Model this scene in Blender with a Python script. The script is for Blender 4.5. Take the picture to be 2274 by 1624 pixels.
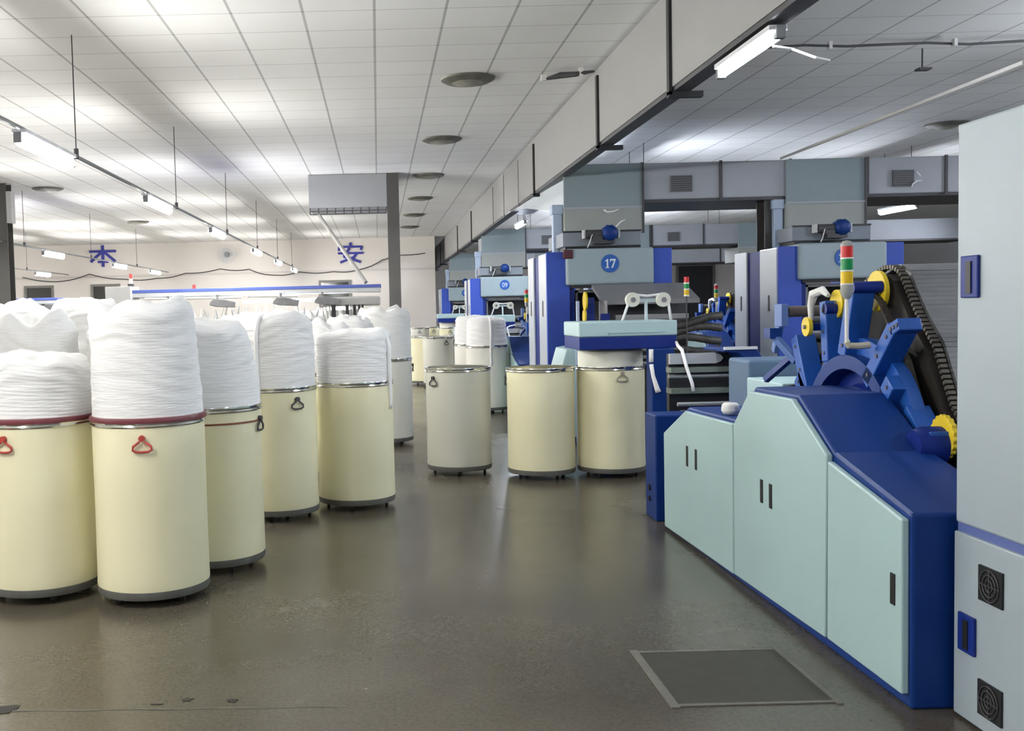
import bpy, math, random
from mathutils import Vector, Matrix, noise
random.seed(7)
for o in list(bpy.data.objects): bpy.data.objects.remove(o)
S = bpy.context.scene
COL = S.collection
PI = math.pi
# ---------------------------------------------------------------- camera
F_PX, W_PX = 2277.0, 2274.0
cd = bpy.data.cameras.new('camera'); cam = bpy.data.objects.new('camera', cd); COL.objects.link(cam)
cd.sensor_fit = 'HORIZONTAL'; cd.sensor_width = 36.0; cd.lens = 36.0 * F_PX / W_PX
cd.shift_x = (1137 - 843) / W_PX; cd.shift_y = (815 - 812) / W_PX
cd.clip_start = 0.05; cd.clip_end = 200
pt = math.atan(125 / F_PX); rl = 0.025
R0 = Vector((1, 0, 0)); U0 = Vector((0, math.sin(pt), math.cos(pt))); FW = Vector((0, math.cos(pt), -math.sin(pt)))
RR = math.cos(rl) * R0 - math.sin(rl) * U0; UU = math.sin(rl) * R0 + math.cos(rl) * U0
cam.matrix_world = Matrix(((RR.x, UU.x, -FW.x, 0), (RR.y, UU.y, -FW.y, 0), (RR.z, UU.z, -FW.z, 1.55), (0, 0, 0, 1)))
S.camera = cam
# ---------------------------------------------------------------- world, exposure
w = bpy.data.worlds.new('world'); S.world = w; w.use_nodes = True
w.node_tree.nodes['Background'].inputs[0].default_value = (0.6, 0.7, 1.0, 1); w.node_tree.nodes['Background'].inputs[1].default_value = 0.05
S.view_settings.view_transform = 'Standard'; S.view_settings.look = 'None'
S.view_settings.gamma = 1.0; S.view_settings.exposure = 3.45; S.view_settings.use_curve_mapping = False
LAMP = 16.0            # emission of the neutral tubes on the left
LAMP_COOL = 22.0       # emission of the cooler tubes between the machines

# ---------------------------------------------------------------- materials
MATS = {}
def nd(nt, t, **k):
    n = nt.nodes.new(t)
    for a, b in k.items(): setattr(n, a, b)
    return n
def mat(name, col, rough=0.5, metal=0.0, var=0.06, vscale=6.0, bump=0.0, bscale=80.0, spec=0.5, emit=0.0, ecol=None, trans=0.0, stretch=None, coat=0.0):
    if name in MATS: return MATS[name]
    m = bpy.data.materials.new(name); m.use_nodes = True; nt = m.node_tree; b = nt.nodes['Principled BSDF']
    b.inputs['Roughness'].default_value = rough; b.inputs['Metallic'].default_value = metal
    b.inputs['Specular IOR Level'].default_value = spec
    b.inputs['Coat Weight'].default_value = coat
    tc = nd(nt, 'ShaderNodeTexCoord')
    vec = tc.outputs['Object']
    if stretch:
        mp = nd(nt, 'ShaderNodeMapping'); mp.inputs['Scale'].default_value = stretch; nt.links.new(vec, mp.inputs[0]); vec = mp.outputs[0]
    n = nd(nt, 'ShaderNodeTexNoise'); n.inputs['Scale'].default_value = vscale; n.inputs['Detail'].default_value = 4; nt.links.new(vec, n.inputs['Vector'])
    mx = nd(nt, 'ShaderNodeMix', data_type='RGBA'); nt.links.new(n.outputs[0], mx.inputs[0])
    mx.inputs[6].default_value = (*[c * (1 - var) for c in col], 1); mx.inputs[7].default_value = (*[min(1, c * (1 + var)) for c in col], 1)
    nt.links.new(mx.outputs[2], b.inputs['Base Color'])
    if bump:
        n2 = nd(nt, 'ShaderNodeTexNoise'); n2.inputs['Scale'].default_value = bscale; nt.links.new(vec, n2.inputs['Vector'])
        bp = nd(nt, 'ShaderNodeBump'); bp.inputs['Strength'].default_value = bump; bp.inputs['Distance'].default_value = 0.01
        nt.links.new(n2.outputs[0], bp.inputs['Height']); nt.links.new(bp.outputs[0], b.inputs['Normal'])
    if emit:
        b.inputs['Emission Color'].default_value = (*(ecol or col), 1); b.inputs['Emission Strength'].default_value = emit
    if trans: b.inputs['Transmission Weight'].default_value = trans
    MATS[name] = m; return m

teal = mat('teal_panel_paint', (0.37, 0.52, 0.53), 0.42, var=0.03, bump=0.02, bscale=400)
tealp = mat('pale_teal_paint', (0.42, 0.58, 0.60), 0.45, var=0.03)
hoodm = mat('hood_grey_paint', (0.30, 0.38, 0.42), 0.5, var=0.05)
blue = mat('blue_paint', (0.004, 0.034, 0.19), 0.42, spec=0.28, var=0.10, bump=0.02, bscale=300)
blued = mat('deep_blue_paint', (0.005, 0.022, 0.19), 0.45, spec=0.3, var=0.08)
blueb = mat('bright_blue_casting', (0.010, 0.085, 0.38), 0.45, var=0.14, vscale=14, bump=0.05, bscale=60)
postb = mat('pale_blue_post_paint', (0.38, 0.47, 0.62), 0.45)
cabm = mat('cabinet_grey_paint', (0.33, 0.39, 0.43), 0.45, var=0.03, bump=0.02, bscale=400)
cabw = mat('tower_white_paint', (0.55, 0.60, 0.66), 0.28, var=0.03)
ductm = mat('duct_sheet_metal', (0.36, 0.38, 0.42), 0.6, var=0.07, vscale=3)
ductg = mat('greenish_duct_sheet', (0.24, 0.30, 0.32), 0.6, var=0.06)
ductb = mat('beige_duct_sheet', (0.32, 0.34, 0.32), 0.6, var=0.06)
longm = mat('long_duct_board', (0.28, 0.28, 0.27), 0.65, var=0.05, vscale=2)
darkm = mat('black_metal', (0.014, 0.014, 0.016), 0.5)
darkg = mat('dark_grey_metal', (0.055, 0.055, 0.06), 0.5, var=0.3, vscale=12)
greym = mat('grey_steel', (0.20, 0.21, 0.22), 0.42, metal=0.3, var=0.15, vscale=10)
colm = mat('column_paint', (0.065, 0.062, 0.057), 0.6)
chrome = mat('chrome_band', (0.62, 0.62, 0.58), 0.14, metal=1.0, var=0.2, vscale=9)
yellow = mat('yellow_plastic', (0.75, 0.55, 0.02), 0.45, var=0.08)
whitep = mat('white_plastic', (0.75, 0.75, 0.72), 0.4)
whitem = mat('white_machine_paint', (0.58, 0.60, 0.62), 0.45)
slotm = mat('black_slot', (0.006, 0.007, 0.008), 0.5)
redm = mat('red_plastic', (0.42, 0.05, 0.04), 0.4)
redband = mat('dark_red_band', (0.16, 0.035, 0.045), 0.4, var=0.2)
rust = mat('rusty_band', (0.22, 0.07, 0.03), 0.6, var=0.3, vscale=20)
cream = mat('cream_can_plastic', (0.80, 0.76, 0.52), 0.42, var=0.035, vscale=2.5, spec=0.4)
creamg = mat('greyish_can_plastic', (0.62, 0.61, 0.53), 0.45, var=0.035, vscale=2.5, spec=0.4)
creamw = mat('white_can_plastic', (0.72, 0.71, 0.64), 0.42, var=0.03, vscale=2.5, spec=0.4)
baseg = mat('can_base_grey', (0.13, 0.13, 0.115), 0.6, var=0.25, vscale=20)
cotton = mat('raw_cotton', (0.78, 0.78, 0.77), 0.95, var=0.03, vscale=4, bump=0.40, bscale=22, spec=0.1, stretch=(0.5, 0.5, 5.0))
sliverm = mat('cotton_sliver', (0.84, 0.84, 0.84), 0.9, var=0.02, bump=0.3, spec=0.1)
signb = mat('sign_blue', (0.012, 0.10, 0.42), 0.45, var=0.03)
signw = mat('sign_white', (0.70, 0.76, 0.80), 0.5)
charb = mat('character_blue', (0.03, 0.035, 0.30), 0.5)
wallm = mat('wall_plaster', (0.72, 0.68, 0.64), 0.8, var=0.03, vscale=0.6)
wallg = mat('wall_grey_plaster', (0.50, 0.50, 0.50), 0.8, var=0.04, vscale=0.6)
glassd = mat('dark_window_glass', (0.02, 0.022, 0.022), 0.08, spec=0.8)
frm = mat('window_frame_grey', (0.20, 0.19, 0.18), 0.5)
hatchm = mat('hatch_steel', (0.052, 0.048, 0.038), 0.6, spec=0.3, var=0.25, vscale=12, bump=0.1, bscale=60)
seamm = mat('hatch_seam_cement', (0.15, 0.145, 0.125), 0.7, var=0.3, vscale=20)
tube_e = mat('tube_light_neutral', (1, 1, 1), 0.4, emit=LAMP, ecol=(1.0, 0.985, 0.95))
tube_c = mat('tube_light_cool', (1, 1, 1), 0.4, emit=LAMP_COOL, ecol=(0.84, 0.90, 1.0))
tube_d = mat('tube_light_duct', (1, 1, 1), 0.4, emit=12.0, ecol=(0.88, 0.93, 1.0))
tube_s = mat('tube_light_small', (1, 1, 1), 0.4, emit=7.0, ecol=(1.0, 0.99, 0.97))
lr = mat('lamp_red', (0.62, 0.02, 0.02), 0.25); lg = mat('lamp_green', (0.0, 0.28, 0.07), 0.25); ly = mat('lamp_yellow', (0.80, 0.52, 0.0), 0.25)
slat = mat('flat_bar_metal', (0.26, 0.265, 0.28), 0.42, metal=0.4, var=0.3, vscale=30, stretch=(0.2, 1, 1))
mottled = mat('mottled_black', (0.022, 0.018, 0.014), 0.55, var=0.5, vscale=18)
brown = mat('brown_brush', (0.085, 0.068, 0.06), 0.8, var=0.3, vscale=25, bump=0.3)
pink = mat('pink_plastic', (0.65, 0.35, 0.36), 0.5)

def ceiling_mat():
    m = bpy.data.materials.new('ceiling_tiles'); m.use_nodes = True; nt = m.node_tree; b = nt.nodes['Principled BSDF']
    b.inputs['Roughness'].default_value = 0.75; b.inputs['Specular IOR Level'].default_value = 0.25
    tc = nd(nt, 'ShaderNodeTexCoord'); sx = nd(nt, 'ShaderNodeSeparateXYZ'); nt.links.new(tc.outputs['Object'], sx.inputs[0])
    def mth(op, a, b_=None, c=None):
        n = nd(nt, 'ShaderNodeMath', operation=op)
        for i, v in enumerate((a, b_, c)):
            if v is None: continue
            if isinstance(v, (int, float)): n.inputs[i].default_value = v
            else: nt.links.new(v, n.inputs[i])
        return n.outputs[0]
    def line(c, off, w):
        q = mth('DIVIDE', mth('SUBTRACT', c, off), 0.6)
        fr = mth('SUBTRACT', q, mth('FLOOR', q)); d = mth('MINIMUM', fr, mth('SUBTRACT', 1.0, fr))
        return mth('LESS_THAN', d, w / 0.6 / 2), mth('FLOOR', q)
    lx, ix = line(sx.outputs[0], 0.03, 0.024); ly_, iy = line(sx.outputs[1], 0.32, 0.017)
    cb = nd(nt, 'ShaderNodeCombineXYZ'); nt.links.new(ix, cb.inputs[0]); nt.links.new(iy, cb.inputs[1])
    wn = nd(nt, 'ShaderNodeTexWhiteNoise', noise_dimensions='3D'); nt.links.new(cb.outputs[0], wn.inputs[0])
    ns = nd(nt, 'ShaderNodeTexNoise'); ns.inputs['Scale'].default_value = 0.45; ns.inputs['Detail'].default_value = 5; nt.links.new(tc.outputs['Object'], ns.inputs['Vector'])
    v = mth('ADD', mth('MULTIPLY', wn.outputs[0], 0.035), mth('MULTIPLY', ns.outputs[0], 0.10))
    base = mth('ADD', v, 0.74)
    k = mth('MULTIPLY', base, mth('SUBTRACT', 1.0, mth('ADD', mth('MULTIPLY', lx, 0.42), mth('MULTIPLY', ly_, 0.30))))
    cc = nd(nt, 'ShaderNodeCombineColor'); nt.links.new(k, cc.inputs[0]); nt.links.new(k, cc.inputs[1]); nt.links.new(mth('MULTIPLY', k, 0.985), cc.inputs[2])
    nt.links.new(cc.outputs[0], b.inputs['Base Color'])
    return m
def floor_mat():
    m = bpy.data.materials.new('polished_concrete'); m.use_nodes = True; nt = m.node_tree; b = nt.nodes['Principled BSDF']
    tc = nd(nt, 'ShaderNodeTexCoord'); vec = tc.outputs['Object']
    n1 = nd(nt, 'ShaderNodeTexNoise'); n1.inputs['Scale'].default_value = 0.9; n1.inputs['Detail'].default_value = 8; n1.inputs['Roughness'].default_value = 0.6
    n2 = nd(nt, 'ShaderNodeTexNoise'); n2.inputs['Scale'].default_value = 60; n2.inputs['Detail'].default_value = 3
    nt.links.new(vec, n1.inputs['Vector']); nt.links.new(vec, n2.inputs['Vector'])
    r1 = nd(nt, 'ShaderNodeValToRGB'); r1.color_ramp.elements[0].position = 0.35; r1.color_ramp.elements[1].position = 0.68
    r1.color_ramp.elements[0].color = (0.076, 0.065, 0.047, 1); r1.color_ramp.elements[1].color = (0.116, 0.102, 0.077, 1)
    nt.links.new(n1.outputs[0], r1.inputs[0])
    mx = nd(nt, 'ShaderNodeMix', data_type='RGBA', blend_type='MULTIPLY'); mx.inputs[0].default_value = 1
    r2 = nd(nt, 'ShaderNodeValToRGB'); r2.color_ramp.elements[0].position = 0.3; r2.color_ramp.elements[0].color = (0.82, 0.82, 0.82, 1); r2.color_ramp.elements[1].position = 0.7; r2.color_ramp.elements[1].color = (1.15, 1.15, 1.15, 1)
    nt.links.new(n2.outputs[0], r2.inputs[0]); nt.links.new(r1.outputs[0], mx.inputs[6]); nt.links.new(r2.outputs[0], mx.inputs[7])
    nt.links.new(mx.outputs[2], b.inputs['Base Color'])
    rr = nd(nt, 'ShaderNodeMapRange'); rr.inputs[3].default_value = 0.14; rr.inputs[4].default_value = 0.36; nt.links.new(n1.outputs[0], rr.inputs[0]); nt.links.new(rr.outputs[0], b.inputs['Roughness'])
    bp = nd(nt, 'ShaderNodeBump'); bp.inputs['Strength'].default_value = 0.12; bp.inputs['Distance'].default_value = 0.004; nt.links.new(n1.outputs[0], bp.inputs['Height']); nt.links.new(bp.outputs[0], b.inputs['Normal'])
    b.inputs['Specular IOR Level'].default_value = 0.5
    return m
ceilm, floorm = ceiling_mat(), floor_mat()

# ---------------------------------------------------------------- mesh helpers
def root_loc(p):
    l = Vector((0, 0, 0))
    while p is not None: l += p.location; p = p.parent
    return l
class MB:
    def __init__(s): s.v = []; s.f = []
    def add(s, vs, fs):
        k = len(s.v); s.v += [tuple(a) for a in vs]; s.f += [tuple(i + k for i in f) for f in fs]; return s
    def box(s, x0, x1, y0, y1, z0, z1):
        if x0 > x1: x0, x1 = x1, x0
        if y0 > y1: y0, y1 = y1, y0
        if z0 > z1: z0, z1 = z1, z0
        return s.add([(x0, y0, z0), (x1, y0, z0), (x1, y1, z0), (x0, y1, z0), (x0, y0, z1), (x1, y0, z1), (x1, y1, z1), (x0, y1, z1)],
                     [(0, 3, 2, 1), (4, 5, 6, 7), (0, 1, 5, 4), (1, 2, 6, 5), (2, 3, 7, 6), (3, 0, 4, 7)])
    def prism(s, poly, a, b, ax='x'):
        n = len(poly)
        def P(p, t): return {'x': (t, p[0], p[1]), 'y': (p[0], t, p[1]), 'z': (p[0], p[1], t)}[ax]
        return s.add([P(p, a) for p in poly] + [P(p, b) for p in poly],
                     [tuple(range(n)), tuple(range(2 * n - 1, n - 1, -1))] + [(i, n + i, n + (i + 1) % n, (i + 1) % n) for i in range(n)])
    def bar(s, p0, p1, wx, wt, up=(1, 0, 0)):
        p0 = Vector(p0); p1 = Vector(p1); d = (p1 - p0).normalized(); u = Vector(up); u = (u - d * u.dot(d)).normalized(); t = d.cross(u)
        vs = [p + u * a * wx / 2 + t * b * wt / 2 for p in (p0, p1) for a, b in ((-1, -1), (1, -1), (1, 1), (-1, 1))]
        return s.add(vs, [(0, 1, 2, 3), (7, 6, 5, 4), (0, 4, 5, 1), (1, 5, 6, 2), (2, 6, 7, 3), (3, 7, 4, 0)])
    def tube(s, pts, r, n=10, cap=True, flat=1.0):
        pts = [Vector(p) for p in pts]; k = len(s.v); N = len(pts); prev = None
        for i, p in enumerate(pts):
            d = (pts[min(i + 1, N - 1)] - pts[max(i - 1, 0)]).normalized()
            if prev is None: u = d.orthogonal().normalized()
            else: u = (prev - d * prev.dot(d)).normalized()
            prev = u; t = d.cross(u); rr = r[i] if isinstance(r, (list, tuple)) else r
            for j in range(n):
                a = 2 * PI * j / n; s.v.append(tuple(p + u * math.cos(a) * rr + t * math.sin(a) * rr * flat))
        for i in range(N - 1):
            for j in range(n):
                a = k + i * n + j; b = k + i * n + (j + 1) % n; s.f.append((a, b, b + n, a + n))
        if cap: s.f.append(tuple(k + j for j in range(n - 1, -1, -1))); s.f.append(tuple(k + (N - 1) * n + j for j in range(n)))
        return s
    def cyl(s, p0, p1, r, n=24): return s.tube([p0, p1], r, n)
    def lathe(s, prof, c=(0, 0, 0), n=48, ax='z'):
        k = len(s.v)
        for (r, h) in prof:
            for j in range(n):
                a = 2 * PI * j / n
                q = {'z': (r * math.cos(a), r * math.sin(a), h), 'x': (h, r * math.cos(a), r * math.sin(a)), 'y': (r * math.cos(a), h, r * math.sin(a))}[ax]
                s.v.append((c[0] + q[0], c[1] + q[1], c[2] + q[2]))
        for i in range(len(prof) - 1):
            for j in range(n):
                a = k + i * n + j; b = k + i * n + (j + 1) % n; s.f.append((a, b, b + n, a + n))
        return s
    def build(s, name, m, parent=None, bev=0.0, smooth=False, seg=2):
        if parent is not None: off = root_loc(parent)
        else:
            xs = list(zip(*s.v)); off = Vector(((min(xs[0]) + max(xs[0])) / 2, (min(xs[1]) + max(xs[1])) / 2, min(xs[2])))
        me = bpy.data.meshes.new(name); me.from_pydata([tuple(Vector(v) - off) for v in s.v], [], s.f)
        import bmesh
        bm = bmesh.new(); bm.from_mesh(me); bmesh.ops.recalc_face_normals(bm, faces=bm.faces); bm.to_mesh(me); bm.free()
        me.materials.append(m)
        o = bpy.data.objects.new(name, me); COL.objects.link(o)
        if parent is not None: o.parent = parent
        else: o.location = off
        if smooth:
            for p in me.polygons: p.use_smooth = True
            if smooth == 'auto':
                for e_ang in (math.radians(35),):
                    me.set_sharp_from_angle(angle=e_ang)
        if bev:
            b = o.modifiers.new('bevel', 'BEVEL'); b.width = bev; b.segments = seg; b.limit_method = 'ANGLE'; b.angle_limit = math.radians(40)
        return o
def thing(name, loc, label, cat, group=None):
    o = bpy.data.objects.new(name, None); o.location = loc; o.empty_display_size = 0.1; COL.objects.link(o)
    o['label'] = label; o['category'] = cat
    if group: o['group'] = group
    return o
def tag(o, label, cat, group=None, kind=None):
    o['label'] = label; o['category'] = cat
    if group: o['group'] = group
    if kind: o['kind'] = kind
    return o
def struct(name, mb, m, label=None):
    o = mb.build(name, m); o['kind'] = 'structure'
    if label: o['label'] = label
    return o
KIDS = {}
def copy_tree(o, dx=0, dy=0, dz=0, label=None, parent=None):
    c = o.copy(); COL.objects.link(c)
    if parent is None: c.location = o.location + Vector((dx, dy, dz))
    else: c.parent = parent
    if label: c['label'] = label
    for ch in [k for k in bpy.data.objects if k.parent == o]: copy_tree(ch, parent=c)
    return c
def plab(o, label): o['label'] = label; return o
def text_mesh(txt, size, name, m, parent, loc, rot=(PI / 2, 0, 0), ext=0.006, off=0.0, sx=1.0):
    cu = bpy.data.curves.new(name, 'FONT'); cu.body = txt; cu.size = size; cu.extrude = ext; cu.offset = off
    cu.align_x = 'CENTER'; cu.align_y = 'CENTER'
    t = bpy.data.objects.new('tmp', cu); COL.objects.link(t)
    dg = bpy.context.evaluated_depsgraph_get(); dg.update()
    me = bpy.data.meshes.new_from_object(t.evaluated_get(dg)); bpy.data.objects.remove(t)
    xs = [v.co.x for v in me.vertices]; ys = [v.co.y for v in me.vertices]
    cx, cy = (min(xs) + max(xs)) / 2, (min(ys) + max(ys)) / 2
    for v in me.vertices: v.co.x = (v.co.x - cx) * sx; v.co.y -= cy
    me.materials.clear(); me.materials.append(m)
    o = bpy.data.objects.new(name, me); COL.objects.link(o)
    if parent: o.parent = parent; o.location = Vector(loc) - root_loc(parent)
    else: o.location = loc
    o.rotation_euler = rot
    return o

# ================================================================= the room
CZ = 4.06
struct('floor', MB().box(-15, 23, -7, 46, -0.2, 0), floorm)
struct('ceiling', MB().box(-15, 23, -7, 46, CZ, CZ + 0.2), ceilm).location.z = CZ
bpy.data.objects['ceiling'].data.transform(Matrix.Translation((bpy.data.objects['ceiling'].location.x, bpy.data.objects['ceiling'].location.y, 0)))
bpy.data.objects['ceiling'].location.x = 0; bpy.data.objects['ceiling'].location.y = 0
struct('wall_back', MB().box(-15, 2.0, 35.5, 35.8, 0, CZ), wallm, 'long cream back wall with blue characters')
struct('wall_back.001', MB().box(2.0, 23, 45, 45.3, 0, CZ), wallm, 'farther back wall behind the machines')
struct('wall_left', MB().box(-15.3, -15, -7, 36, 0, CZ), wallm)
struct('wall_right', MB().box(23, 23.3, -7, 46, 0, CZ), wallg)
struct('wall_front', MB().box(-15, 23, -7.3, -7, 0, CZ), wallg)
struct('wall_return', MB().box(1.75, 2.0, 35.8, 45, 0, CZ), wallm)
struct('trim_1', MB().box(-15, 2.0, 35.46, 35.5, 2.93, 2.99), mat('wall_trim', (0.60, 0.57, 0.54), 0.8))
def window(i, x0, x1, z0, z1, y, mull=()):
    f = MB(); t = 0.08
    f.box(x0 - t, x1 + t, y - 0.06, y, z1, z1 + t).box(x0 - t, x1 + t, y - 0.06, y, z0 - t, z0)
    f.box(x0 - t, x0, y - 0.06, y, z0, z1).box(x1, x1 + t, y - 0.06, y, z0, z1)
    for q in mull: f.box(q - 0.03, q + 0.03, y - 0.05, y, z0, z1)
    fr = f.build('window_%d' % i, frm); fr['kind'] = 'structure'
    MB().box(x0, x1, y - 0.025, y - 0.01, z0, z1).build('pane', glassd, fr)
    return fr
window(1, -12.1, -11.25, 1.8, 2.62, 35.5)
window(2, -9.8, -8.95, 1.8, 2.62, 35.5)
window(3, -1.95, -1.0, 1.8, 2.56, 35.5)
d1 = MB(); d1.box(13.15, 14.65, 44.95, 45.0, 0, 3.15); o = d1.build('door_1', mat('door_dark', (0.03, 0.03, 0.035), 0.5)); o['kind'] = 'structure'; o['label'] = 'tall dark doorway in the farther wall'
f = MB().box(13.05, 13.15, 44.9, 45, 0, 3.25).box(14.65, 14.75, 44.9, 45, 0, 3.25).box(13.15, 14.65, 44.9, 45, 3.15, 3.25); f.build('door_frame', frm, o)

# hatch in the floor
h = thing('floor_hatch', (1.4, 4.17, 0.0), 'dark square hatch set into the floor in front of the teal doors', 'floor hatch')
MB().box(1.12, 1.72, 3.88, 4.47, 0.0, 0.004).build('cover', hatchm, h)
fm = MB().box(1.085, 1.12, 3.845, 4.505, 0, 0.006).box(1.72, 1.742, 3.845, 4.505, 0, 0.005).box(1.12, 1.72, 3.86, 3.88, 0, 0.005).box(1.12, 1.72, 4.47, 4.49, 0, 0.006)
fm.build('rim', seamm, h)
cr = MB().tube([(-1.49 + i * 0.1, 3.985 - i * 0.003 + 0.004 * math.sin(i * 1.7), 0.0005) for i in range(14)], [0.0022 + 0.0015 * (i % 3 == 0) for i in range(14)], 6)
tag(cr.build('floor_joint', seamm), 'thin pale joint line across the floor nearest the camera', 'floor joint')
def blob(cx, cy, rx, ry, seed):
    m = MB(); n = 22; vs = []
    for i in range(n):
        a = 2 * PI * i / n; k = 0.75 + 0.6 * noise.noise(Vector((math.cos(a) * 1.6, math.sin(a) * 1.6, seed)))
        vs.append((cx + rx * k * math.cos(a), cy + ry * k * math.sin(a)))
    m.prism(vs, 0.0, 0.0025, 'z'); return m
pit = mat('floor_pit_dark', (0.03, 0.027, 0.02), 0.8)
for (a, b, c, d, s_, lb) in [(-1.56, 4.0, 0.13, 0.055, 1, 'large dark chipped patch at the left end of the pale floor joint'),
                            (-0.81, 4.06, 0.028, 0.022, 2, 'small dark chip in the floor, middle of the three near the joint'),
                            (-0.625, 4.04, 0.03, 0.022, 3, 'small dark chip in the floor, rightmost near the joint'),
                            (-0.93, 4.02, 0.03, 0.012, 4, 'faint dark chip in the floor, left of the two round ones')]:
    tag(blob(a, b, c, d, s_).build('floor_chip', pit), lb, 'floor chip', 'chips in the floor')

# ================================================================= lights
def tube_lamp(x, y0, y1, z, m, label, group, r=0.05):
    t = thing('tube_lamp', (x, (y0 + y1) / 2, z), label, 'lamp', group)
    MB().lathe([(0, y0), (r * 0.8, y0), (r, y0 + 0.03), (r, y1 - 0.03), (r * 0.8, y1), (0, y1)], (x, 0, z), 16, 'y').build('lit_tube', m, t, smooth='auto')
    for ya in (y0 - 0.05, y1): MB().box(x - 0.03, x + 0.03, ya, ya + 0.05, z - 0.03, z + 0.05).build('end_cap', greym, t, 0.006)
    MB().box(x - 0.055, x + 0.055, y0, y1, z + r, z + r + 0.03).build('housing', whitem, t)
    return t
ordw = ['nearest', 'second', 'third', 'fourth', 'fifth', 'sixth', 'seventh', 'eighth', 'ninth', 'tenth']
AX, AZ = -2.66, 2.90
for y, lb in [(-1.0, 'long tube lamp on the central left rail, behind the camera'), (3.6, 'tube lamp on the central left rail before the ones in view')]:
    tube_lamp(AX, y - 0.65, y + 0.65, AZ, tube_e, lb, 'tube lamps on the central left rail')
for i, (y0, y1) in enumerate([(7.78, 9.05), (12.0, 13.3), (16.6, 17.9), (22.2, 23.5), (27.1, 28.4), (32.4, 33.7)]):
    tube_lamp(AX, y0, y1, AZ, tube_e, '%s glowing tube lamp in view on the long rail above the cotton cans' % ordw[i], 'tube lamps on the central left rail')
BX = -6.9
for i, y in enumerate([2.5, 8, 13, 17.0, 22.0, 27.6, 32.0]):
    tube_lamp(BX, y - 0.65, y + 0.65, AZ, tube_e, '%s tube lamp along the far left rail' % ordw[i], 'tube lamps on the far left rail')
for i, y in enumerate([6, 14, 24, 28.0, 31.4]):
    tube_lamp(-10.2, y - 0.65, y + 0.65, AZ, tube_e, '%s tube lamp along the outermost left row' % ordw[i], 'tube lamps in the outermost left row')
def rail(x, y0, y1, z, rods, label):
    t = thing('lamp_rail', (x, y0, z), label, 'lamp rail', 'rails the tube lamps hang from')
    MB().tube([(x, y0, z + 0.09), (x, y1, z + 0.09)], 0.018, 8).build('conduit', greym, t)
    for y in rods:
        r = MB().tube([(x, y, z + 0.09), (x, y, CZ)], 0.006, 6); r.tube([(x, y, z + 0.07), (x, y, z + 0.16)], 0.022, 8)
        r.build('hanging_rod', darkg, t)
rail(AX, -4, 34.2, AZ, [0.0, 4.65, 9.25, 13.8, 18.4, 23.0, 27.6, 32.2], 'long grey conduit rail hung from thin rods over the cotton cans')
rail(BX, -4, 34, AZ, [5, 10, 15, 20.2, 24.9, 29.6], 'grey conduit rail left of the near rail, behind the left column')
rail(-10.2, 2, 34, AZ, [6, 12, 18, 26, 30], 'outermost grey conduit rail at the left edge')
# lamps on the machine side
tube_lamp(2.43, 6.22, 7.22, 3.135, tube_d, 'bright tube lamp fixed under the long overhead duct', 'tube lamps among the machines', 0.03)
rights = [(4.2, 16.6, 3.3, 'tube lamp hidden behind the nearest cross duct, left'), (8.9, 17.6, 3.05, 'tube lamp seen under the cross duct beside the tall cabinet'),
          (3.9, 26.5, 3.3, 'tube lamp between the second and third cross ducts'), (9.0, 27.5, 3.3, 'tube lamp behind the second cross duct, right'),
          (3.0, 21.4, 3.25, 'small tube lamp seen under the long duct, left of two'), (4.2, 38.5, 3.4, 'tube lamp beyond the farthest cross duct'),
          (13.5, 22.0, 3.1, 'tube lamp on the far right side of the hall'), (12.0, 38.0, 3.2, 'tube lamp above the dark doorway'), (6.6, 3.0, 3.3, 'tube lamp on the right over the near machines'), (14.5, 10.0, 3.3, 'tube lamp near the right wall'), (0.8, -3.2, 3.2, 'added fill tube lamp, unseen, over the aisle behind the camera'),  # aisle lamp behind the camera is added fill for ceiling, cans and floor
          (4.9, 0.0, 3.3, 'added fill tube lamp, unseen, above the near machine behind the camera'), (7.6, 8.8, 3.3, 'added fill tube lamp, unseen, over the aisle right of the tall cabinet'), (11.0, 4.5, 3.3, 'added fill tube lamp, unseen, farther right of the tall cabinet'),  # unseen lamps added to brighten hood fronts and the right ceiling
          (10.8, 11.5, 3.3, 'added fill tube lamp, unseen, right of the front towers'), (6.4, 28.3, 3.3, 'added fill tube lamp hidden behind the middle cross duct between the two others'), (6.6, 31.0, 3.3, 'tube lamp before the farthest cross duct')]  # towers lamp and middle duct lamp are added out of sight to brighten the ceiling
for (x, y, z, lb) in rights:
    q = tube_lamp(x, y - 0.6, y + 0.6, z, tube_c, lb, 'tube lamps among the machines', 0.04)
    for ya in (y - 0.45, y + 0.45): MB().cyl((x, ya, z + 0.05), (x, ya, CZ), 0.006, 6).build('hanging_rod', darkg, q)
w1 = MB().tube([(2.45, 6.35, 3.1), (2.62, 6.5, 3.12), (2.75, 6.45, 3.05), (2.86, 6.5, 3.04)], 0.008, 6)
tag(w1.build('loose_wire', whitep), 'short white loose wire dangling beside the lamp under the long duct', 'wire')

# ================================================================= overhead: long duct, cross ducts
ld = thing('overhead_duct', (2.43, 5, 3.22), 'long pale duct running away under the ceiling with black ribs', 'air duct')
MB().box(2.355, 2.50, 2.0, 18.9, 3.25, CZ - 0.04).box(2.355, 2.50, 19.0, 43.6, 3.25, CZ - 0.04).build('casing', longm, ld)
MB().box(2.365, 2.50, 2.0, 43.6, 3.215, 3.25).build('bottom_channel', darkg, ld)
for y in (5.6, 8.2, 10.85, 15.25, 25.4, 29.8, 38.0, 43.5):
    r = MB().box(2.33, 2.355, y - 0.035, y + 0.035, 3.19, CZ - 0.12).box(2.33, 2.60, y - 0.035, y + 0.035, 3.17, 3.215)
    r.build('rib', darkm, ld)
for y in (17.0, 18.95, 20.7): MB().box(2.345, 2.355, y - 0.03, y + 0.03, 3.2, CZ - 0.1).build('seam', greym, ld)
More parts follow.
